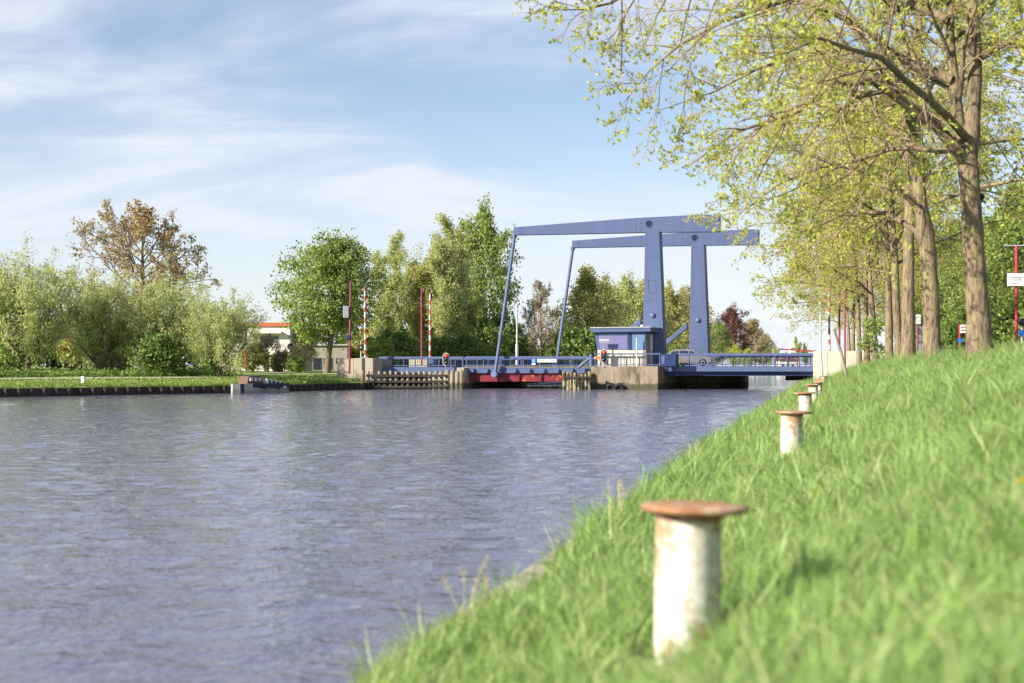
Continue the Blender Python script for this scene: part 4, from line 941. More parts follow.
m = MB(); pxbox(m, 599, 609.3, 339, 341.2, PT - .15, PT - .1); m.build('upper_panel', M['lgrey'], t); m = MB(); pxbox(m, 599.5, 609, 341.6, 343.4, PT - .15, PT - .1); m.build('lower_panel', M['grey'], t)
MB().tube([BP(604, 350, PT - .08), BP(604, 339.5, PT - .08)], .04, 8).build('post', M['grey'], t)
t = thing('orange_plate', 'small orange plate on the railing left of the ship signal', 'sign', BP(597.5, 358, PT)); m = MB(); pxbox(m, 595.6, 600, 356.2, 359.2, PT - .04, PT + .04); m.build('plate', M['orange_sign'], t); m = MB(); pxbox(m, 594.4, 595.5, 357.2, 358.4, PT - .04, PT + .04); m.build('edge', M['white'], t)
t = thing('blue_sign', 'small blue square sign with white foot hung on the leaf railing', 'sign', BP(533.6, 361, .5)); m = MB(); pxbox(m, 531.4, 535.8, 358.6, 363, .5, .54); m.build('panel', M['bsign'], t); m = MB(); pxbox(m, 531.8, 535.4, 363.1, 365, .5, .54); m.build('foot_panel', M['white'], t)
m = MB(); pxbox(m, 532.6, 534.6, 359.6, 360.2, .485, .499); pxbox(m, 532.6, 534.6, 361, 361.6, .485, .499); m.build('symbol', M['white'], t)
t = thing('name_sign', 'long white name sign with green border hung on the leaf railing', 'sign', BP(547, 361, .5)); m = MB(); pxbox(m, 537, 557, 358.8, 362.6, .5, .54); m.build('border', surf('green_trim', (0.25, .42, .22)), t); m = MB(); pxbox(m, 537.5, 556.5, 359.2, 362.2, .48, .499); m.build('panel', M['white'], t)
m = MB()
for x in (539, 541.4, 543.2, 545.6, 547.6, 550, 552, 554): pxbox(m, x, x + 1.2, 360.2, 361.2, .466, .479)
m.build('lettering', M['grey'], t)
# stair rail at the pier end of the leaf
t = thing('stair', 'short blue steel stair beside the cabin pier', 'stair', BP(585, 366, -.2)); m = MB(); m.tube([BP(578, 368, -.2), BP(592, 356, -.2)], 0.14, 6); m.build('stringer', M['blue'], t)
m = MB(); m.tube([BP(591, 366, -.2), BP(591, 354, -.2)], 0.16, 8); m.build('newel', M['blue'], t)

# ------------------------------------------------------------------ cars
def car(name, label, loc, rz, paint, L=4.3, Hc=1.56, Wd=1.78):
    t = thing(name, label, 'car', (0, 0, 0)); hw = Wd / 2
    body = [(-2.12, .42), (-2.15, .62), (-2.12, .88), (-2.02, .98), (1.05, .98), (1.5, .95), (1.95, .84), (2.12, .70), (2.15, .50), (2.10, .30)]
    def arch(cx): return [(cx + .37 * cos(a), .30 + .37 * sin(a)) for a in np.linspace(0, pi, 9)]
    poly = body + arch(1.32) + arch(-1.33) + [(-2.08, .30)]
    f = [(x, -hw, z) for x, z in poly]; b = [(x, hw, z) for x, z in poly]
    MB().prism(f, b).build('body', paint, t, 0.05)
    gh = [(-2.05, .97), (-1.75, 1.42), (-1.35, 1.54), (.1, 1.56), (.45, 1.48), (1.25, .97)]
    iw = hw - .16
    MB().prism([(x, -(hw - .04) if z < 1 else -iw, z) for x, z in gh], [(x, (hw - .04) if z < 1 else iw, z) for x, z in gh]).build('cabin', paint, t, 0.04)
    for sd in (-1, 1):
        for wnd in ([(-1.8, 1.02), (-1.6, 1.38), (-1.0, 1.45), (-.95, 1.02)], [(-.87, 1.02), (-.9, 1.45), (-.1, 1.47), (-.02, 1.02)], [(.06, 1.02), (0.0, 1.46), (.38, 1.40), (.95, 1.02)]):
            yo = lambda z: sd * ((hw - .04) + (iw - hw + .04) * (z - .97) / .57 + 0.012)
            p4 = [(x, yo(z), z) for x, z in wnd]; MB().prism(p4, [(x, y - sd * .02, z) for x, y, z in p4]).build('window', M['glass'], t)
        MB().lathe((2.02, sd * .62, .70), [(.12, 0), (.10, .1), (.03, .13)], 12, (1, 0, .15)).build('headlight', M['lens'], t)
        MB().lathe((-2.12, sd * .66, .80), [(.10, 0), (.09, .05)], 12, (-1, 0, 0)).build('tail_light', M['red'], t)
        for cx in (1.32, -1.33):
            wh = MB().lathe((cx, sd * (hw - .21), .31), [(.20, 0), (.30, .0), (.315, .05), (.315, .15), (.30, .2), (.20, .2)], 22, (0, sd, 0)).build('wheel', M['black'], t)
            MB().lathe((cx, sd * (hw - .02), .31), [(.215, 0), (.20, .015), (.06, .0)], 18, (0, sd, 0)).build('rim', M['lgrey'], wh)
    pw = [(.5, 1.455), (1.2, 1.0)]
    MB().hexa([(1.22, -.72, .995), (1.24, -.72, 1.0), (1.24, .72, 1.0), (1.22, .72, .995), (.48, -.62, 1.475), (.50, -.62, 1.49), (.50, .62, 1.49), (.48, .62, 1.475)]).build('windscreen', M['glass'], t)
    MB().tube([(-1.3, -.6, 1.56), (-.2, -.6, 1.59), (.0, -.6, 1.57)], .02, 6).build('roof_rail', M['grey'], t)
    t.location = loc; t.rotation_euler = (0, 0, rz); return t
sc_ = (SX(712, 6.5) - 2.2); car('hatchback', 'silver grey hatchback driving right across the bridge behind the railing', B(sc_, 6.5, 2.093), -radians(6), M['carpaint'])

# ------------------------------------------------------------------ far bank: revetment, boat, posts, building
rv = thing('timber_revetment', 'low dark timber revetment along the far bank', 'revetment', (*EDGE[2], 0))
ed = [e for e, o in fine if 5 < e[1] < 130]
ed = np.array(ed); seg = np.r_[0, np.cumsum(np.linalg.norm(np.diff(ed, axis=0), axis=1))]; nn = int(seg[-1] / 0.95)
def along(s): return np.array((np.interp(s, seg, ed[:, 0]), np.interp(s, seg, ed[:, 1])))
for i in range(nn):
    p = along(i * .95); q2 = along(min(i * .95 + .93, seg[-1])); tdir = nrm(q2 - p); n_ = np.array((tdir[1], -tdir[0]))
    dz = 0.03 * math.sin(i * 1.9)
    if 35 < i:
        a = p + n_ * .12; MB().box(a[0] - .09, a[0] + .09, a[1] - .09, a[1] + .09, -1, .56 + dz).build('post', M['dtimber'], rv)
    if i % 3 == 0:
        q3 = along(min(i * .95 + 2.83, seg[-1]))
        for (z0, z1, off) in ((-.9, .20, .01), (.215, .40, .02), (.415, .58, .01)):
            a, b = p + n_ * off, q3 + n_ * off
            MB().hexa([(*a, z0), (*b, z0), (*(b - n_ * .06), z0), (*(a - n_ * .06), z0), (*a, z1), (*b, z1), (*(b - n_ * .06), z1), (*(a - n_ * .06), z1)]).build('plank', M['dtimber'], rv)
# bank marker
p = P(83.5, 383, 103); p[2] = fb_z(p[0], p[1]); t = thing('marker_post', 'short white marker post on the far bank lawn', 'post', p)
MB().lathe(p - (0, 0, .15), [(.17, 0), (.17, .62), (.15, .65)], 16).build('post', M['white'], t); MB().lathe(p + (0, 0, .49), [(.18, 0), (.18, .05), (.08, .08)], 16).build('cap', M['lgrey'], t)
# boat moored on the far bank
pa = P(228, 392, 112); pb = P(285, 391, 117); ux = nrm(np.array((pb[0] - pa[0], pb[1] - pa[1]))); vx = np.array((-ux[1], ux[0])); Lb = np.linalg.norm(pb[:2] - pa[:2]) + .3
bs = Lb / 4.75 * 0.86
pa = np.array((X(221, 108.9), 108.9)); ub = pa - vx * 2.1
def bt(s, w_, z): q4 = ub + ux * s * bs + vx * w_; return (q4[0], q4[1], z)
bo = thing('moored_boat', 'small old white and navy boat moored at the far bank', 'boat', bt(2.3, .6, 0))
secs = [(0, .10, .74, .60), (.5, .50, .72, .62), (1.2, .80, .78, .62), (2.4, .88, .74, .60), (3.6, .86, .72, .6), (4.65, .62, .74, .62)]
Vb, fb = [], []
for s, hw, zs, zk in secs:
    for w_, z in ((-hw, zs), (-hw * .95, .32), (-hw * .75, -.2), (0, -.35), (hw * .75, -.2), (hw * .95, .32), (hw, zs)): Vb.append(bt(s, w_ + .9, z))
for i in range(len(secs) - 1):
    for j in range(6): fb.append((i * 7 + j, i * 7 + 7 + j, i * 7 + 8 + j, i * 7 + 1 + j))
fb += [tuple(range(6, -1, -1)), tuple(range((len(secs) - 1) * 7, len(secs) * 7))]
m = MB(); m.raw(Vb, fb); hull = m.build('hull', surf('dirty_white_hull', (.42, .41, .38), (.30, .29, .27), 1.5, .6), bo)
m = MB()        # navy sheer band
for i in range(2, len(secs) - 1):
    (s0, h0, z0, _), (s1, h1, z1, _) = secs[i], secs[i + 1]
    m.hexa([bt(s0, .9 - h0 - .02, z0 - .30), bt(s1, .9 - h1 - .02, z1 - .42), bt(s1, .9 - h1 + .02, z1 - .42), bt(s0, .9 - h0 + .02, z0 - .30), bt(s0, .9 - h0 - .02, z0 + .02), bt(s1, .9 - h1 - .02, z1 + .02), bt(s1, .9 - h1 + .02, z1 + .02), bt(s0, .9 - h0 + .02, z0 + .02)])
m.build('sheer_band', M['navy'], hull)
m = MB(); m.hexa([bt(.42, .9 - .48, -.1), bt(.62, .9 - .57, -.1), bt(.62, .9, -.1), bt(.42, .9, -.1), bt(.38, .9 - .49, .735), bt(.6, .9 - .59, .735), bt(.6, .9, .735), bt(.38, .9, .735)]); m.build('stem_stripe', M['navy'], hull)
m = MB(); m.hexa([bt(.9, .35, .7), bt(2.2, .2, .7), bt(2.2, 1.6, .7), bt(.9, 1.45, .7), bt(1.1, .45, 1.32), bt(2.15, .35, 1.36), bt(2.15, 1.45, 1.36), bt(1.1, 1.4, 1.32)]); w1 = m.build('wheelhouse', M['brown'], bo, .03)
for k in range(3):
    m = MB(); s = 1.12 + k * .36; m.hexa([bt(s, .30 - .03, .95), bt(s + .22, .27 - .03, .95), bt(s + .22, .33, .95), bt(s, .36, .95), bt(s + .05, .38 - .03, 1.22), bt(s + .24, .35 - .03, 1.22), bt(s + .24, .42, 1.22), bt(s + .05, .44, 1.22)]); m.build('window', M['lgrey'], w1)
m = MB(); m.hexa([bt(2.45, .02, .45), bt(4.3, .10, .38), bt(4.3, 1.6, .38), bt(2.45, 1.7, .45), bt(2.4, .08, 1.12), bt(3.9, .2, .86), bt(3.9, 1.5, .86), bt(2.4, 1.6, 1.12)]); cbn = m.build('cabin', M['white'], bo, .02)
for k in range(4):
    s = 2.62 + k * .38; zt_ = 1.02 - k * .065; m = MB(); m.hexa([bt(s, .0, .52), bt(s + .17, .0, .52), bt(s + .17, .08, .52), bt(s, .08, .52), bt(s - .06, .035, zt_), bt(s + .11, .035, zt_), bt(s + .11, .12, zt_), bt(s - .06, .12, zt_)]); m.build('window', M['navy'], cbn)
# building behind the round tree
D0 = 176.0; p0 = P(268, 370, D0)
hs_ = thing('white_building', 'white two storey building with orange roof trim behind the trees', 'building', (p0[0], D0, 1.45))
def hb(name, x0, x1, y0, y1, d0, d1, mat, par, bev=0): return MB().box(X(x0, D0), X(x1, D0), d0, d1, Z(y1, D0), Z(y0, D0)).build(name, mat, par, bev)
hb('wall', 226, 290, 326.5, 371, D0, D0 + 12, M['whitewall'], hs_); rf = hb('roof_trim', 225, 290.6, 322.6, 326.3, D0 - .25, D0 + 12.2, M['orange'], hs_)
hb('canopy', 250, 282, 331.4, 333.4, D0 - .8, D0 - .002, M['whitewall'], hs_)
for x0, x1 in ((252, 258), (260, 270), (272, 279), (236, 246)):
    wd_ = hb('window', x0, x1, 335.6, 343.6, D0 - .04, D0 - .002, M['whitewall'], hs_); hb('pane', x0 + .5, x1 - .5, 336.2, 343, D0 - .06, D0 - .041, M['pane'], wd_)
hb('door', 263.6, 268.4, 359, 370.6, D0 - .06, D0 - .002, M['brown'], hs_); hb('window', 272, 282, 355, 363, D0 - .06, D0 - .002, M['glass'], hs_)
wg = thing('grey_building', 'low grey building with dark windows behind the round green tree', 'building', (X(315, D0), D0 + 3, 1.45))
hb('wall', 290.6, 346, 345.4, 371, D0 + 1.5, D0 + 12, M['greywall'], wg); hb('upper_wall', 290.6, 306, 328, 345.2, D0 + 2.5, D0 + 11, M['greywall'], wg); hb('roof_edge', 290.5, 346.6, 344, 345.3, D0 + 1.2, D0 + 2.4, M['lgrey'], wg)
for x0, x1, y0, y1, dd_ in ((291.5, 298, 333, 344, 2.5), (299, 305, 333, 344, 2.5), (311, 320, 357.5, 370, 1.5), (321.5, 331, 357.5, 370, 1.5), (334, 341, 357.5, 364, 1.5)):
    wd_ = hb('window', x0, x1, y0, y1, D0 + dd_ - .06, D0 + dd_ - .002, M['grey'], wg); hb('pane', x0 + .5, x1 - .5, y0 + .5, y1 - .4, D0 + dd_ - .09, D0 + dd_ - .061, M['glass'], wd_)
# posts around the building
t = mast('street_post', 'rust red post with pale band left of the white building', 246, 330, 370, 150, .13, M['red']); p = P(246, 348, 150); MB().lathe(p, [(.17, 0), (.17, .25)], 12).build('band', M['white'], t)
t = mast('street_sign', 'round dark traffic sign seen from behind before the grey building', 290.5, 340, 371, 160, .06, M['lgrey'], 'sign'); p = P(290.5, 346.5, 160); MB().lathe(p, [(.36, 0), (.36, .06)], 24, (0, -1, 0)).build('disc', M['navy'], t)
t = mast('street_sign', 'round black sign on a short post below the first striped barrier', 361, 341, 366, 141, .06, M['lgrey'], 'sign'); p = P(361, 347.5, 141) - (0, .1, 0); MB().lathe(p, [(.32, 0), (.32, .06)], 24, (0, -1, 0)).build('disc', M['black'], t); MB().lathe(p - (0, .07, 0), [(.10, 0), (.08, .03)], 16, (0, -1, 0)).build('symbol', M['lgrey'], t)

# ------------------------------------------------------------------ trees of the far bank
def at(px, d): x = X(px, d); return (x, d, fb_z(x, d) - 0.05)
WIL = [tree_meshes(s, 2.2, .34, .6, 30, (66, 8), 6.1, 'const', 0.02, (9, .42, 28, .03), (7, .45, 30, 0.0), None, (7, .36, .24, .18, .1, -.1, 1), sides=7, wander=.07, twig_r=.010, fill=(4.3, 4.3, 3.9, 40, 36, .7, .34, .26)) for s in (51, 52)]
for i, (px, d, sc, szz, vi, lab) in enumerate([(-45, 118, 1.0, 1.1, 1, 'grey green willow cut by the left edge of the picture'), (28, 118, 0.96, 1.14, 0, 'large grey green willow, leftmost whole one on the far bank'),
        (99, 124, .86, .98, 1, 'grey green willow below the bronze tree, second from left'), (164, 124, .86, .98, 0, 'grey green willow, third from left, dark shrub at its foot'),
        (221, 119, .66, .80, 1, 'smallest willow, leaning over the water beside the moored boat')]):
    plant_tree('willow', lab, 'tree', at(px, d), WIL[vi], M['bark_far'], M['lf_willow'], i * 1.7, sc, 'willows on the far bank', szz)
ms = tree_meshes(61, 13.8, .45, 4.5, 22, (78, 18), 8.0, 'dome', .02, (9, .45, 48, .03), (8, .42, 45, .0), (3, .5, 45, 0), (2, .25, .7, .12, .2, -.2, 1), sides=8, twig_r=.02, wander=.13)
plant_tree('bronze_tree', 'tall broad tree with bronze young leaves above the willows', 'tree', at(139, 150), ms, M['bark_far'], M['lf_orange'], .6, 1.08)
ms = tree_meshes(62, 10.6, .40, 3.2, 28, (82, 12), 5.0, 'round', .03, (10, .42, 48, .03), (8, .45, 45, 0), None, (7, .27, .72, .22, .1, -.2, 1), sides=8, twig_r=.015, fill=(8.3, 5.3, 5.2, 200, 55, .55, .27, .7))
plant_tree('round_tree', 'dense round fresh green tree beside the concrete abutment', 'tree', at(327, 150), ms, M['bark_far'], M['lf_green'], 2.0, 1.06)
POP = [tree_meshes(s, 16.5, .24, 2.2, 30, (38, 22), 4.0, 'column', .05, (8, .42, 38, .05), (7, .42, 40, .0), None, (12, .25, .55, .24, .1, -.2, 1), sides=7, twig_r=.014, stems=2, fill=(10.2, 2.5, 7.0, 45, 26, .8, .24, .55)) for s in (71, 72)]
for i, (px, d, sc, vi, mt, lab) in enumerate([(383, 165, .86, 0, 'lf_pale', 'slender pale green tree right of the round tree'), (402, 172, .95, 1, 'lf_willow', 'slender pale tree behind the first striped barrier'),
        (424, 168, .93, 0, 'lf_olive', 'slim olive tree behind the two barrier masts'), (447, 164, 1.04, 1, 'lf_pale', 'tall pale poplar, highest of the pale group'), (463, 172, 1.07, 0, 'lf_olive', 'tall olive poplar next to the bright green poplar')]):
    t = plant_tree('poplar', lab, 'tree', at(px, d), POP[vi], M['bark_pale'], None, i * 2.1 + .4, sc, 'tall trees behind the left bridge end')
    cr = [c for c in t.children if c.name.startswith('crown')][0]
    if not cr.data.materials: cr.data.materials.append(M['lf_pale'])
    cr.material_slots[0].link = 'OBJECT'; cr.material_slots[0].material = M[mt]
def setmat(t, mt):
    cr = [c for c in t.children if c.name.startswith('crown')][0]
    if not cr.data.materials: cr.data.materials.append(M[mt])
    cr.material_slots[0].link = 'OBJECT'; cr.material_slots[0].material = M[mt]
SHR = [tree_meshes(s, 3.2, .08, .2, 20, (80, 15), 2.5, 'dome', .02, (8, .5, 45, .02), (6, .5, 45, 0), None, (7, .27, .7, .18, .1, -.1, 1), stems=3, sides=5, twig_r=.01, fill=(1.9, 2.1, 1.7, 50, 40, .4, .27, .7)) for s in (81, 82)]
shr = [(156, 117, .85, 'lf_dark', 'dark evergreen shrub at the foot of the third willow'), (395, 158, 1.2, 'lf_dark', 'dark green shrub behind the left span railing'), (412, 157, 1.0, 'lf_green', 'green shrub behind the crimson mast'),
       (441, 160, 1.1, 'lf_green', 'green shrub under the tall pale poplar'), (462, 158, 1.15, 'lf_dark', 'dark shrub left of the near hanger foot'), (480, 165, 1.4, 'lf_green', 'large green shrub under the bright poplar'),
       (498, 172, 1.75, 'lf_dark', 'large dark shrub beside the near hanger'), (522, 172, 1.1, 'lf_dark', 'dark shrub at the lamp post'), (575, 165, 1.45, 'lf_dark', 'dark green bush beyond the lifting leaf, left of the cabin'), (548, 166, .9, 'lf_green', 'light green bush between the hangers'),
       (380, 154, .9, 'lf_green', 'bright bush below the first striped barrier'), (604, 185, 1.2, 'lf_dark', 'dark bush behind the cabin roof'), (560, 178, 1.35, 'lf_dark', 'dark bush beside the far hanger'), (110, 122, .5, 'lf_tan', 'small brownish shrub between the second and third willows'), (252, 157, .8, 'lf_olive', 'olive bush at the left corner of the white building'), (281, 160, .6, 'lf_tan', 'small tan bush below the white building windows'), (296, 152, .45, 'lf_green', 'low green bush at the path before the grey building'), (675, 260, 1.3, 'lf_green', 'bright green bush between the two towers'), (640, 240, 1.4, 'lf_olive', 'olive bush behind the near tower foot')]
for i, (px, d, sc, mt, lab) in enumerate(shr):
    setmat(plant_tree('shrub', lab, 'shrub', at(px, d), SHR[i % 2], M['bark_far'], None, i * 1.3, sc, 'shrubs on the far bank'), mt)
thick = [(-80, 185), (-48, 178), (-15, 182), (18, 176), (50, 184), (84, 178), (116, 182), (150, 176), (182, 184), (214, 178), (350, 186), (372, 184)]
for i, (px, d) in enumerate(thick):
    setmat(plant_tree('thicket_bush', 'green bush of the thicket behind the willows and building', 'shrub', at(px, d), SHR[i % 2], M['bark_far'], None, i * 2.2, 1.5 + .35 * math.sin(i * 1.7), 'thicket behind the willows'), ('lf_green', 'lf_dark', 'lf_olive')[i % 3])
BRD = [tree_meshes(s, 11.5, .28, 2.0, 24, (70, 15), 5.2, 'round', .03, (9, .42, 45, .03), (7, .45, 45, 0), None, (8, .30, .65, .25, .1, -.2, 1), sides=7, twig_r=.018, fill=(7.2, 4.6, 5.2, 95, 45, .7, .29, .6)) for s in (91, 92)]
setmat(plant_tree('tall_tree', 'tallest bright green tree left of the near beam end', 'tree', at(479, 184), BRD[1], M['bark_far'], None, 2.2, 1.0, None, 1.52), 'lf_green')
SPA = tree_meshes(93, 10.5, .2, 1.8, 22, (50, 15), 3.6, 'column', .05, (8, .42, 40, .03), (7, .45, 42, .02), (3, .5, 40, 0), (1, .16, .6, .1, .3, -.2, 1), sides=6, twig_r=.016)
for px, d, sc, mt, lab in [(541, 165, 1.0, 'lf_tan', 'sparse tan budding tree between the hangers'), (527, 176, .85, 'lf_tan', 'thin sparse tree behind the lamp post')]:
    setmat(plant_tree('budding_tree', lab, 'tree', at(px, d), SPA, M['bark_pale'], None, px, sc), mt)
for i, (px, d, sc, mt, lab) in enumerate([(587, 192, 1.03, 'lf_olive', 'yellow olive rounded tree beyond the cabin'), (622, 225, 1.10, 'lf_pale', 'pale tree left of the near tower'), (640, 235, 1.08, 'lf_olive', 'olive tree directly behind the near tower'),
        (672, 290, 1.25, 'lf_olive', 'olive tree between the two towers'), (692, 330, 1.35, 'lf_tan', 'tan tree behind the far tower'), (606, 205, .9, 'lf_olive', 'olive tree behind the cabin roof'), (716, 420, 1.0, 'lf_green', 'green tree right of the far tower')]):
    setmat(plant_tree('broad_tree', lab, 'tree', at(px, d), BRD[i % 2], M['bark_far'], None, i * 1.9, sc, 'trees along the far bank beyond the bridge'), mt)
for i, (px, d, sc, mt, lab) in enumerate([(733, 480, 1.48, 'lf_copper', 'dark copper beech beyond the right span'), (755, 610, 1.5, 'lf_tan', 'large tan tree at the far bend'), (736, 455, .60, 'lf_lime', 'yellow green bush below the copper beech'), (748, 470, .5, 'lf_lime', 'small yellow green bush right of the copper beech'), (708, 440, 1.0, 'lf_dark', 'dark tree at the left foot of the copper beech'), (764, 640, 1.1, 'lf_olive', 'smaller olive tree right of the large tan tree')]):
    setmat(plant_tree('distant_tree', lab, 'tree', at(px, d), BRD[(i + 1) % 2], M['bark_far'], None, i * 2.3, sc, 'distant trees along the canal'), mt)
# blossoming small trees before the building
sm = tree_meshes(97, 4.0, .1, 1.2, 16, (70, 20), 2.4, 'dome', .0, (8, .5, 45, .0), (6, .5, 45, 0), None, (5, .16, .7, .14, .1, -.1, 1), sides=5, twig_r=.012)
for px, d, sc, mt, lab in [(268, 158, .88, 'lf_twiggy', 'small greyish pink blossoming tree before the white building'), (304, 158, 1.0, 'lf_blossom', 'small cream yellow blossoming tree before the grey building')]:
    setmat(plant_tree('small_tree', lab, 'tree', at(px, d), sm, M['bark_far'], None, px, sc), mt)
# far horizon: slim poplars, buildings and red boom seen under the branches
for i, (px, sc) in enumerate([(776, .9), (797, 1.15), (806, 1.0), (786, .6), (769, .8)]):
    setmat(plant_tree('distant_poplar', ('slim distant poplar left of the white tower', 'tallest slim distant poplar right of the white tower', 'distant poplar next to the right branches', 'short distant tree before the white tower', 'distant poplar beside the large tan tree')[i], 'tree', (X(px, 900), 900, .4), POP[i % 2], M['bark_pale'], None, i, sc, 'distant poplars on the horizon'), 'lf_willow')
t = thing('white_tower', 'white tower block far away on the horizon', 'building', (X(792.5, 1000), 1000, .4)); c = X(792.5, 1000)
MB().box(c - 2.2, c + 2.2, 997, 1003, .4, Z(343, 1000)).build('wall', M['whitewall'], t)
for k in range(4): MB().box(c - 1.6, c + 1.6, 996.9, 996.99, 3.5 + k * 3.3, 5.0 + k * 3.3).build('window', M['pane'], t)
t = thing('far_house', 'distant pale house with red roof right of the canal', 'building', (X(786, 700), 700, .4)); c = X(786, 700)
MB().box(c - 4, c + 4.4, 696, 704, .3, 4.6).build('wall', M['whitewall'], t); MB().prism([(c - 4.3, 695.5, 4.6), (c + 4.7, 695.5, 4.6), (c + .2, 695.5, 7.4)][::-1], [(c - 4.3, 704.5, 4.6), (c + 4.7, 704.5, 4.6), (c + .2, 704.5, 7.4)][::-1]).build('roof', M['brown'], t)
for k in range(3): MB().box(c - 3 + k * 2.4, c - 1.6 + k * 2.4, 695.9, 695.99, 1.6, 3.2).build('window', M['glass'], t)
t = thing('red_boom', 'long dark red boom above the right span railing', 'boom', P(815, 366, 300))
MB().hexa([P(778, 349.6, 300), P(816, 352.2, 300), P(816, 352.2, 301), P(778, 349.6, 301), P(778, 348.4, 300), P(816, 350.6, 300), P(816, 350.6, 301), P(778, 348.4, 301)]).build('arm', M['red'], t)
MB().tube([P(815, 366, 300.5), P(815, 350, 300.5)], .25, 8).build('mast', M['red'], t)
MB().tube([P(797, 366, 300.5), P(797, 351, 300.5)], .12, 8).build('prop', M['red'], t)

# ------------------------------------------------------------------ right side: trees behind the road, masts and signs
for i, (l, d, sc, mt) in enumerate([(15, 92, 1.0, 'lf_green'), (16.5, 104, .9, 'lf_olive'), (14.5, 116, 1.0, 'lf_green'), (16, 128, 1.0, 'lf_olive'), (14, 140, 1.0, 'lf_green'), (15.5, 156, 1.05, 'lf_dark'), (14, 174, 1.2, 'lf_green'), (15, 196, 1.25, 'lf_olive'), (13, 220, 1.3, 'lf_green'), (22, 112, .92, 'lf_dark'), (22, 136, 1.0, 'lf_dark'), (15, 80, .95, 'lf_dark')]):
    lab = ['bushy green tree at the right edge behind the direction sign', 'olive tree behind the red sign mast', 'bushy green tree right of the nearest trunk', 'olive tree just right of the nearest trunk', 'green tree behind the nearest trunk', 'dark tree seen between the nearest and second trunk', 'green tree left of the second trunk', 'olive tree behind the third trunk', 'green tree behind the middle trunks', 'tall dark tree behind the roadside trees at right', 'tall dark tree behind the nearest trunk', 'dark tree outside the right edge of the picture'][i]
    setmat(plant_tree('roadside_broad_tree', lab, 'tree', (K * d + l, d, 2.25), BRD[i % 2], M['bark_far'], None, i * 2.7, sc, 'trees across the road at right'), mt)
for i, (l, d, sc, mt) in enumerate([(12.5, 96, 1.1, 'lf_green'), (13, 108, 1.2, 'lf_dark'), (12.6, 120, 1.1, 'lf_green'), (13, 133, 1.2, 'lf_dark'), (12.7, 148, 1.2, 'lf_green'), (13, 165, 1.2, 'lf_dark'), (12.6, 184, 1.2, 'lf_green'), (12.8, 207, 1.3, 'lf_dark')]):
    lab = ['green shrub at the right edge under the direction sign', 'dark shrub below the red sign mast', 'green shrub right of the nearest trunk', 'dark shrub by the nearest trunk foot', 'green shrub between nearest and second trunk', 'dark shrub beside the second trunk', 'green shrub between second and third trunk', 'dark shrub behind the middle trunks'][i]
    setmat(plant_tree('roadside_shrub', lab, 'shrub', (K * d + l, d, 2.25), SHR[i % 2], M['bark_far'], None, i * 1.1, sc, 'shrubs across the road at right'), mt)
def road_pt(px, d): return np.array((X(px, d), d, 2.30))
d = 47; t = thing('direction_mast', 'tall red mast with white direction panel at the right edge', 'road sign', road_pt(1016.5, d)); p = road_pt(1016.5, d)
MB().tube([p - (0, 0, .1), (p[0], d, Z(246, d))], [.055, .05], 10).build('pole', M['red'], t)
MB().tube([P(1004, 245.6, d), P(1034, 245.6, d)], .02, 8).build('top_arm', M['lgrey'], t)
MB().box(X(1006.5, d), X(1030, d), d - .10, d - .07, Z(286, d), Z(273.5, d)).build('panel', M['white'], t)
m = MB()
for (x0, x1, y) in ((1009, 1027, 277), (1009, 1020, 279.6), (1010.5, 1018, 283.4)): m.box(X(x0, d), X(x1, d), d - .106, d - .101, Z(y + .8, d), Z(y, d))
m.build('lettering', M['grey'], t)
d = 50; p = road_pt(1022, d); t = thing('road_signal', 'round black signal head on a pale post beside the red mast', 'traffic light', p)
MB().tube([p - (0, 0, .1), (p[0], d, Z(318, d))], .04, 8).build('post', M['lgrey'], t); MB().lathe((p[0] - .02, d - .05, Z(322, d)), [(.14, 0), (.14, .05), (.11, .09)], 18, (0, -1, 0)).build('head', M['black'], t)
MB().box(p[0] - .12, p[0] + .12, d - .08, d - .05, Z(336, d), Z(330, d)).build('blue_plate', M['bsign'], t)
d = 67; p = road_pt(959.6, d); t = thing('road_sign', 'short red post with white red striped sign left of the nearest trunk', 'road sign', p)
MB().tube([p - (0, 0, .1), (p[0], d, Z(324, d))], .05, 8).build('post', M['red'], t); MB().box(X(959.6, d), X(972, d), d - .09, d - .06, Z(333, d), Z(324.6, d)).build('panel', M['white'], t)
for y in (326.8, 330): MB().box(X(960, d), X(972, d), d - .096, d - .091, Z(y + .9, d), Z(y, d)).build('stripe', M['red'], t)
MB().lathe((p[0], d - .08, Z(340.5, d)), [(.12, 0), (.12, .03)], 18, (0, -1, 0)).build('round_plate', M['bsign'], t)
d = 104; p = road_pt(917.5, d); t = thing('road_sign', 'white panels on a crimson post between second and third trunks', 'road sign', p)
MB().tube([p - (0, 0, .1), (p[0], d, Z(313, d))], .06, 8).build('post', M['crimson'], t)
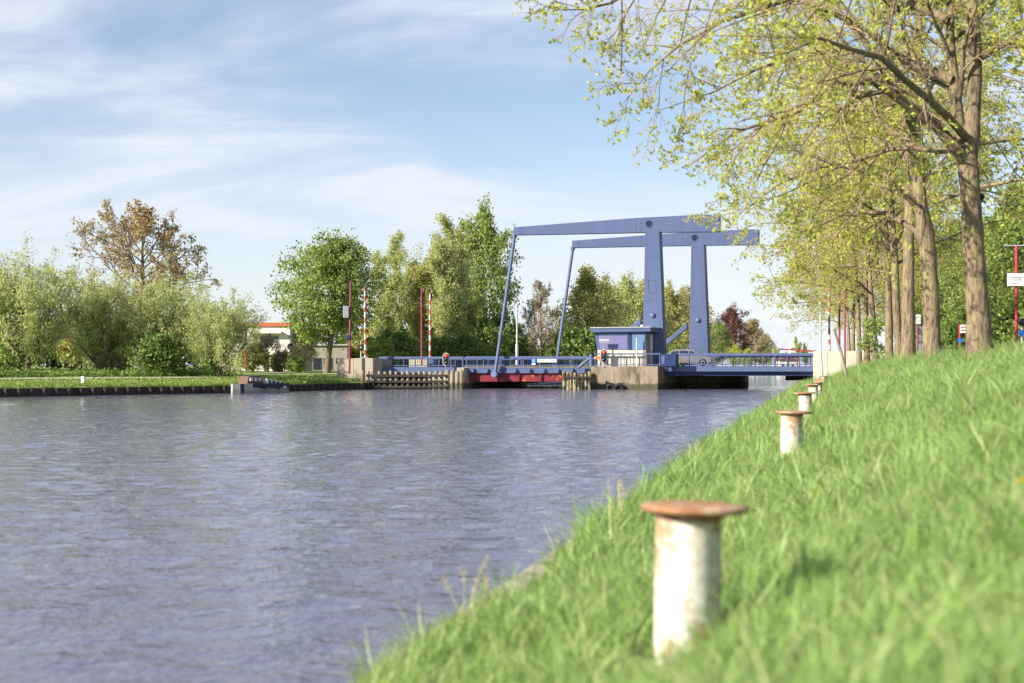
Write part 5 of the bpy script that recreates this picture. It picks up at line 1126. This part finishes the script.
for y in (314.4, 317.8, 321.2): MB().box(X(915.6, d), X(920.4, d), d - .09, d - .06, Z(y + 2.9, d), Z(y, d)).build('panel', M['white'], t)
d = 110; p = road_pt(921, d); t = thing('utility_cabinet', 'dark grey roadside cabinet between second and third trunks', 'cabinet', p)
MB().box(X(918, d), X(924.6, d), d, d + .5, 2.35, Z(325, d)).build('housing', M['grey'], t, .03); MB().box(X(917.8, d), X(924.8, d), d - .05, d + .55, Z(325, d), Z(324, d)).build('lid', M['dark'], t)
for x in (920.2, 922.4): MB().box(X(x, d), X(x + .5, d), d - .02, d - .002, 2.6, Z(327, d)).build('rib', M['lgrey'], t)

# ------------------------------------------------------------------ rough growth on the far bank (uncountable)
rg = np.random.default_rng(77)
def growth(name, label, pts, size, aspect, mat, hgt):
    pts = np.asarray(pts); n = len(pts); c = np.repeat(pts, 1, 0); tw_ = np.stack([c, c + np.c_[rg.normal(0, .06, (n, 2)), hgt * rg.uniform(.4, 1.1, n)]], 1)
    V, Q = leaves(rg, tw_, 7, size, aspect, .07, 0.05, .5); return tag(link(name, mesh_np(name, V, Q), mat), label, None, None, 'stuff')
def bandpts(n, y0, y1, o0, o1):
    r = []; idx = [i for i, (e, o) in enumerate(fine) if y0 < e[1] < y1]
    for _ in range(n):
        i = rg.choice(idx[:-1]); f = rg.random(); e = fine[i][0] * (1 - f) + fine[i + 1][0] * f; o = fine[i][1] * (1 - f) + fine[i + 1][1] * f; oo = rg.uniform(o0, o1); p = e + o * oo
        r.append((p[0], p[1], float(np.interp(oo, offs, oz)) - .03))
    return r
growth('nettle_growth', 'rough dark green growth along the path under the willows', bandpts(1500, 45, 122, 8.0, 12.5), .26, .5, M['lf_dark'], .55)
growth('bank_weeds', 'grass tufts and weeds along the edge of the far bank', bandpts(1300, 45, 128, 0.1, 1.0), .22, .25, M['lf_green'], .2)
growth('lawn_tufts', 'scattered grass tufts on the far lawn', bandpts(2600, 45, 136, 0.8, 5.4), .22, .25, M['lf_green'], .12)
